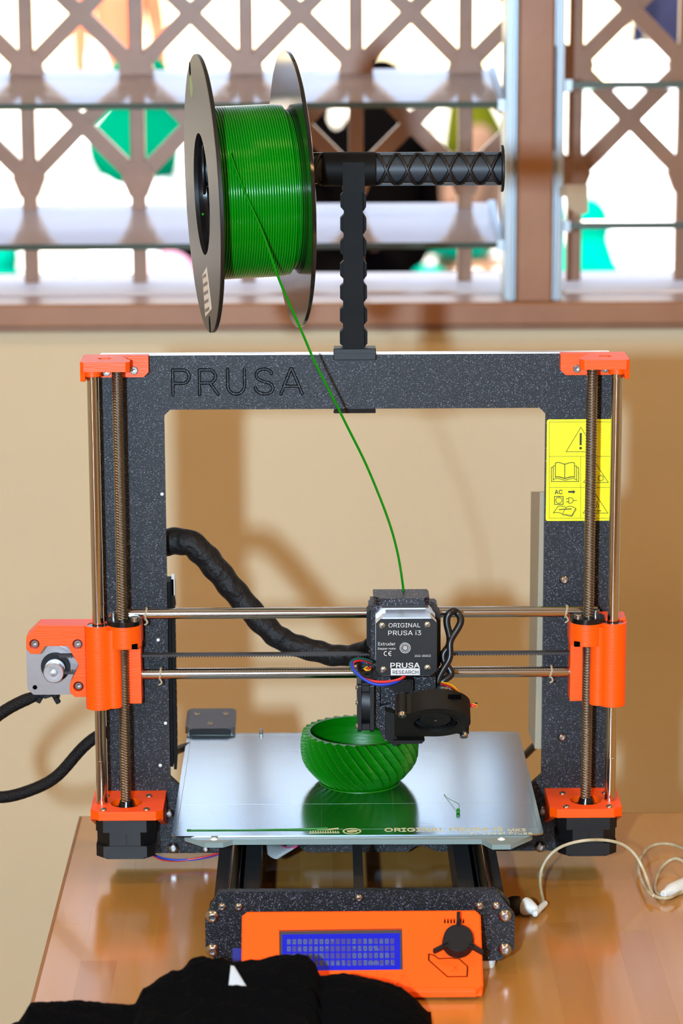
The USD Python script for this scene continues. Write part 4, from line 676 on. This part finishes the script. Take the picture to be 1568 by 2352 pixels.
# ---------------------------------------------------------------- people sitting outside
def mball(p, r): return m3.Manifold.sphere(float(r), 20).translate([float(q) for q in p])
def limb(*pr): return [m3.Manifold.batch_hull([mball(*a), mball(*b)]) for a, b in zip(pr, pr[1:])]
def solid(parts, k=24., it=8):
    u = m3.Manifold.batch_boolean(parts, m3.OpType.Add).refine_to_length(k); q = u.to_mesh()
    t_ = trimesh.Trimesh(np.array(q.vert_properties[:, :3]), np.array(q.tri_verts)); trimesh.smoothing.filter_taubin(t_, iterations=it); return t_
def person(label, x, y, yaw, top, skirt, scarf, skin='skin', sit=True, k=1.0, drop=0., group=None):
    """facing the window at yaw 0; the body is one skin mesh, clothes and scarf are its parts"""
    base = np.array([x, y, OG]); th = Thing('person', label, 'person', base, group)
    S3 = (lambda v: v)
    if sit: J = dict(pel=(0, 0, 520), che=(0, 20, 800), nek=(0, 10, 985), hed=(0, -12, 1130), sh=(165, 15, 930), el=(215, -30, 690), wr=(105, -225, 640), hip=(95, -10, 520), kn=(115, -430, 520), an=(110, -400, 90), to=(112, -520, 45))
    else: J = dict(pel=(0, 0, 930), che=(0, 10, 1250), nek=(0, 5, 1430), hed=(0, -15, 1575), sh=(175, 5, 1385), el=(225, 25, 1110), wr=(235, -50, 870), hip=(95, 0, 900), kn=(100, -15, 490), an=(100, 20, 90), to=(110, -110, 45))
    g = lambda n, sx=1: np.array(J[n], float)*[sx, 1, 1]
    b = limb((g('pel'), 125), (g('che'), 120), (g('nek'), 55), (g('hed')+[0, 12, -40], 52))
    b += [m3.Manifold.batch_hull([mball(g('hed')+[0, 18, 22], 88), mball(g('hed')+[0, -18, 0], 74), mball(g('hed')+[0, -38, -62], 42)]), mball(g('hed')+[0, -98, -8], 15), mball(g('hed')+[0, -82, -48], 24)]
    for sx in (-1, 1):
        b += limb((g('che')+[0, 0, 90], 70), (g('sh', sx), 58), (g('el', sx), 42), (g('wr', sx), 28)) + limb((g('hip', sx), 90), (g('kn', sx), 58), (g('an', sx), 40), (g('to', sx), 34)) + [mball(g('hed')+[sx*88, 12, -10], 18)]
        d = np.array([-.25*sx, -.93, -.25]) if sit else np.array([0, -.15, -.98]); w = g('wr', sx)
        b += limb((w, 26), (w+d*55, 30))
        for f_ in range(4): o_ = w+d*75+np.array([(f_-1.5)*17, 0, 0]); b += limb((o_-d*25, 10), (o_+d*(25+6*math.sin(f_+1)), 9), (o_+d*42+[0, 0, -14], 8))
        b += limb((w+d*20+[-sx*22, 0, 0], 11), (w+d*52+[-sx*46, 0, -4], 9))
    c = limb((g('pel'), 150), (g('che'), 142), (g('nek')+[0, 0, -35], 66))
    for sx in (-1, 1): c += limb((g('che')+[0, 0, 85], 85), (g('sh', sx), 72), (g('el', sx), 58), (g('wr', sx)*.96+g('el', sx)*.04, 46))
    if sit: sk = [m3.Manifold.batch_hull([mball(g('hip', sx), 118) for sx in (-1, 1)]+[mball(g('kn', sx), 82) for sx in (-1, 1)]), m3.Manifold.batch_hull([mball(g('kn', sx), 82) for sx in (-1, 1)]+[mball(g('an', sx)+[sx*25, 0, 0], 70) for sx in (-1, 1)])]
    else: sk = [m3.Manifold.batch_hull([mball(g('hip', sx), 115) for sx in (-1, 1)]+[mball(g('an', sx)+[sx*15, 0, 30], 90) for sx in (-1, 1)])]
    M_ = rotm((0, 0, 1), yaw)*k
    put = lambda nm, t_, mt, lb=None: th.part(nm, move(t_, M_, base+[0, 0, drop]), mt, label=lb, smooth=True)
    put('body', solid(b, 16., 6), skin); put('top', solid(c), top); put('skirt' if sit else 'trousers', solid(sk), skirt)
    if scarf:
        h = g('hed'); cap_ = m3.Manifold.batch_hull([mball(h+[0, 22, 22], 112), mball(h+[0, 8, -60], 92), mball(h+[0, 10, -10], 106)])
        dr = m3.Manifold.batch_hull([mball(h+[0, 12, -80], 100), mball(g('sh')*[.6, 1, 1]+[0, 0, 10], 95), mball(g('sh', -1)*[.6, 1, 1]+[0, 0, 10], 95), mball(g('che')+[0, 55, 95], 105), mball(g('che')+[0, -45, 90], 95)])
        hole = m3.Manifold.batch_hull([mball(h+[0, -105, 20], 66), mball(h+[0, -110, -50], 48), mball(h+[0, -200, -10], 90)])
        put('headscarf', solid([(cap_+dr)-hole], 18., 5), scarf)
    else: put('hair', solid([m3.Manifold.batch_hull([mball(g('hed')+[0, 30, 36], 98), mball(g('hed')+[0, 45, -20], 84)]) - mball(g('hed')+[0, -120, -30], 100)], 18., 5), 'cloth_black')
YP = 7600.
def px_x(px, y): return W(px, 300, y)[0]
def seated(label, px, y, yaw, *a, k=1., stool=True, **kw):
    x = px_x(px, y); person(label, x, y, yaw, *a, k=k, **kw)
    if stool:
        t_ = Thing('stool', 'wooden stool under the '+label.split(',')[0], 'stool', (x, y, OG)); h = 392*k
        t_.part('seat', lathe([(150*k, h-30), (156*k, h-26), (156*k, h-4), (150*k, h)], (x, y, OG), n=32), 'bench_wood')
        for a_ in range(4): c_, s_ = math.cos(a_*1.571+.6), math.sin(a_*1.571+.6); t_.part('leg', cyl((x+150*c_, y+150*s_, OG), (x+110*c_, y+110*s_, OG+h-28), 16), 'bench_wood')
seated('person in a bright green headscarf and white dress, seated left of the spool outside', 325, YP, 165, 'cloth_white', 'cloth_white', 'cloth_green', k=1.045)
seated('person with dark hair and black clothes, seated behind the left disc of the spool', 490, YP-800, 205, 'cloth_black', 'cloth_black', None, k=.80, stool=False)
seated('person in black headscarf and black clothes, seated directly outside right of the spool', 690, YP, 150, 'cloth_black', 'cloth_black', 'cloth_black', k=1.0)
seated('person in black headscarf and long black dress, seated behind the spool holder post', 872, YP+1100, 200, 'cloth_black', 'cloth_black', 'cloth_black', k=.975)
seated('person in an olive green headscarf and teal dress, facing left beside the mullion', 1078, YP+1900, 275, 'cloth_brown', 'cloth_teal', 'cloth_olive', 'skin_warm', k=.925)
seated('small person in a pink top and pink headscarf, sitting low left of the spool', 385, YP-1700, 180, 'cloth_pink', 'cloth_pink', 'cloth_pink', 'skin_warm', k=.66, stool=False)
seated('person in teal headscarf and teal clothes at the far left edge of the window', -10, YP-600, 170, 'cloth_teal', 'cloth_teal', 'cloth_teal', k=.60, stool=False)
seated('person in teal clothes and teal headscarf, sitting low behind the right window', 1352, YP-700, 120, 'cloth_teal', 'cloth_teal', 'cloth_teal', k=.70, stool=False)
seated('person all in white, seated behind the right window', 1475, YP+600, 170, 'cloth_white', 'cloth_white', 'cloth_white', k=1.03)
seated('person in a teal dress, sitting low between the black dressed people and the mullion', 985, YP-1100, 330, 'cloth_teal', 'cloth_teal', 'cloth_teal', k=.57, stool=False)
person('person in a salmon pink top and white trousers, standing far back in the courtyard', px_x(278, 14500), 14500, 10, 'cloth_salmon', 'cloth_white', None, 'skin_warm', sit=False)
person('person in a navy top and pale trousers, standing far back at the right', px_x(1535, 14500), 14500, 190, 'cloth_navy', 'cloth_white', None, sit=False, k=.92)
# ---------------------------------------------------------------- black knitted garment in the foreground

kx = np.linspace(-222, 44, 190); ky = np.linspace(-500, -284, 130); X_, Y_ = np.meshgrid(kx, ky, indexing='ij')
ridge = np.interp(kx, [-222, -214, -207, -177, -142, -136, -126, -113, -106, -84, -49, -34, -29, -27, -12, 10, 24, 34, 41, 44], [0, 14, 28, 27, 25, 36, 41, 43, 49, 48, 53, 50, 44, 36, 40, 37, 31, 22, 11, 0])
gy = np.interp(ky, [-500, -470, -420, -370, -345, -330, -318, -305, -294, -287, -284], [0, .5, .72, .88, .97, 1, .96, .8, .52, .25, 0])
bk = np.interp(kx, [-222, -140, -100, -30, 44], [14, 12, 0, 0, 4])      # the left flap starts nearer the camera
gg = np.stack([np.interp(ky+b_*1.2, ky, gy) for b_ in bk])
pn = np.stack([X_*.03+Y_*.012, Y_*.028-X_*.01, 0*X_], -1); fold = meshkit.fbm(pn, 3, 5)-.5
rdg = np.abs(((X_*.022+Y_*.05+fold*1.6) % 1)-.5)*2
H_ = ridge[:, None]*gg*(1+.22*fold)-4.5*rdg*np.clip(gg*2, 0, 1)*np.clip((-322-Y_)/30, 0, 1)+1.2*np.clip(ridge[:, None]/20, 0, 1)*gg*(meshkit.fbm(pn*9, 2, 8)-.5)*2
H_ = np.maximum(H_, 0)+.3
nx_, ny_ = X_.shape; top_ = np.stack([X_, Y_, H_], -1).reshape(-1, 3); bot_ = np.stack([X_, Y_, 0*X_+.15], -1).reshape(-1, 3); N_ = nx_*ny_
i_, j_ = np.meshgrid(np.arange(nx_-1), np.arange(ny_-1), indexing='ij'); A_ = (i_*ny_+j_).ravel(); q_ = np.concatenate([np.stack([A_, A_+ny_, A_+ny_+1], -1), np.stack([A_, A_+ny_+1, A_+1], -1)])
mask = (H_.ravel()[q_] > .31).any(1); q_ = q_[mask]; use_, q_ = np.unique(q_, return_inverse=True); q_ = q_.reshape(-1, 3); top_, bot_ = top_[use_], bot_[use_]; N_ = len(use_)
kg = Thing('knit_garment', 'crumpled black knitted garment with a white tag in front of the control panel', 'garment', (-90, -380, 0))
kg.part('knit', TM(np.vstack([top_, bot_]), np.vstack([q_, q_[:, ::-1]+N_])), 'knit', smooth=True)
tg = [(530, 2217), (538, 2219), (580, 2288), (574, 2296), (552, 2293), (523, 2281)]
kg.part('tag', hull([W(a, b, y)+[0, d_, 0] for (a, b), y in zip(tg, (-341, -341, -356, -358, -357, -354)) for d_ in (0, -1.0)]), 'tag_white', label='white fabric tag', smooth=False)
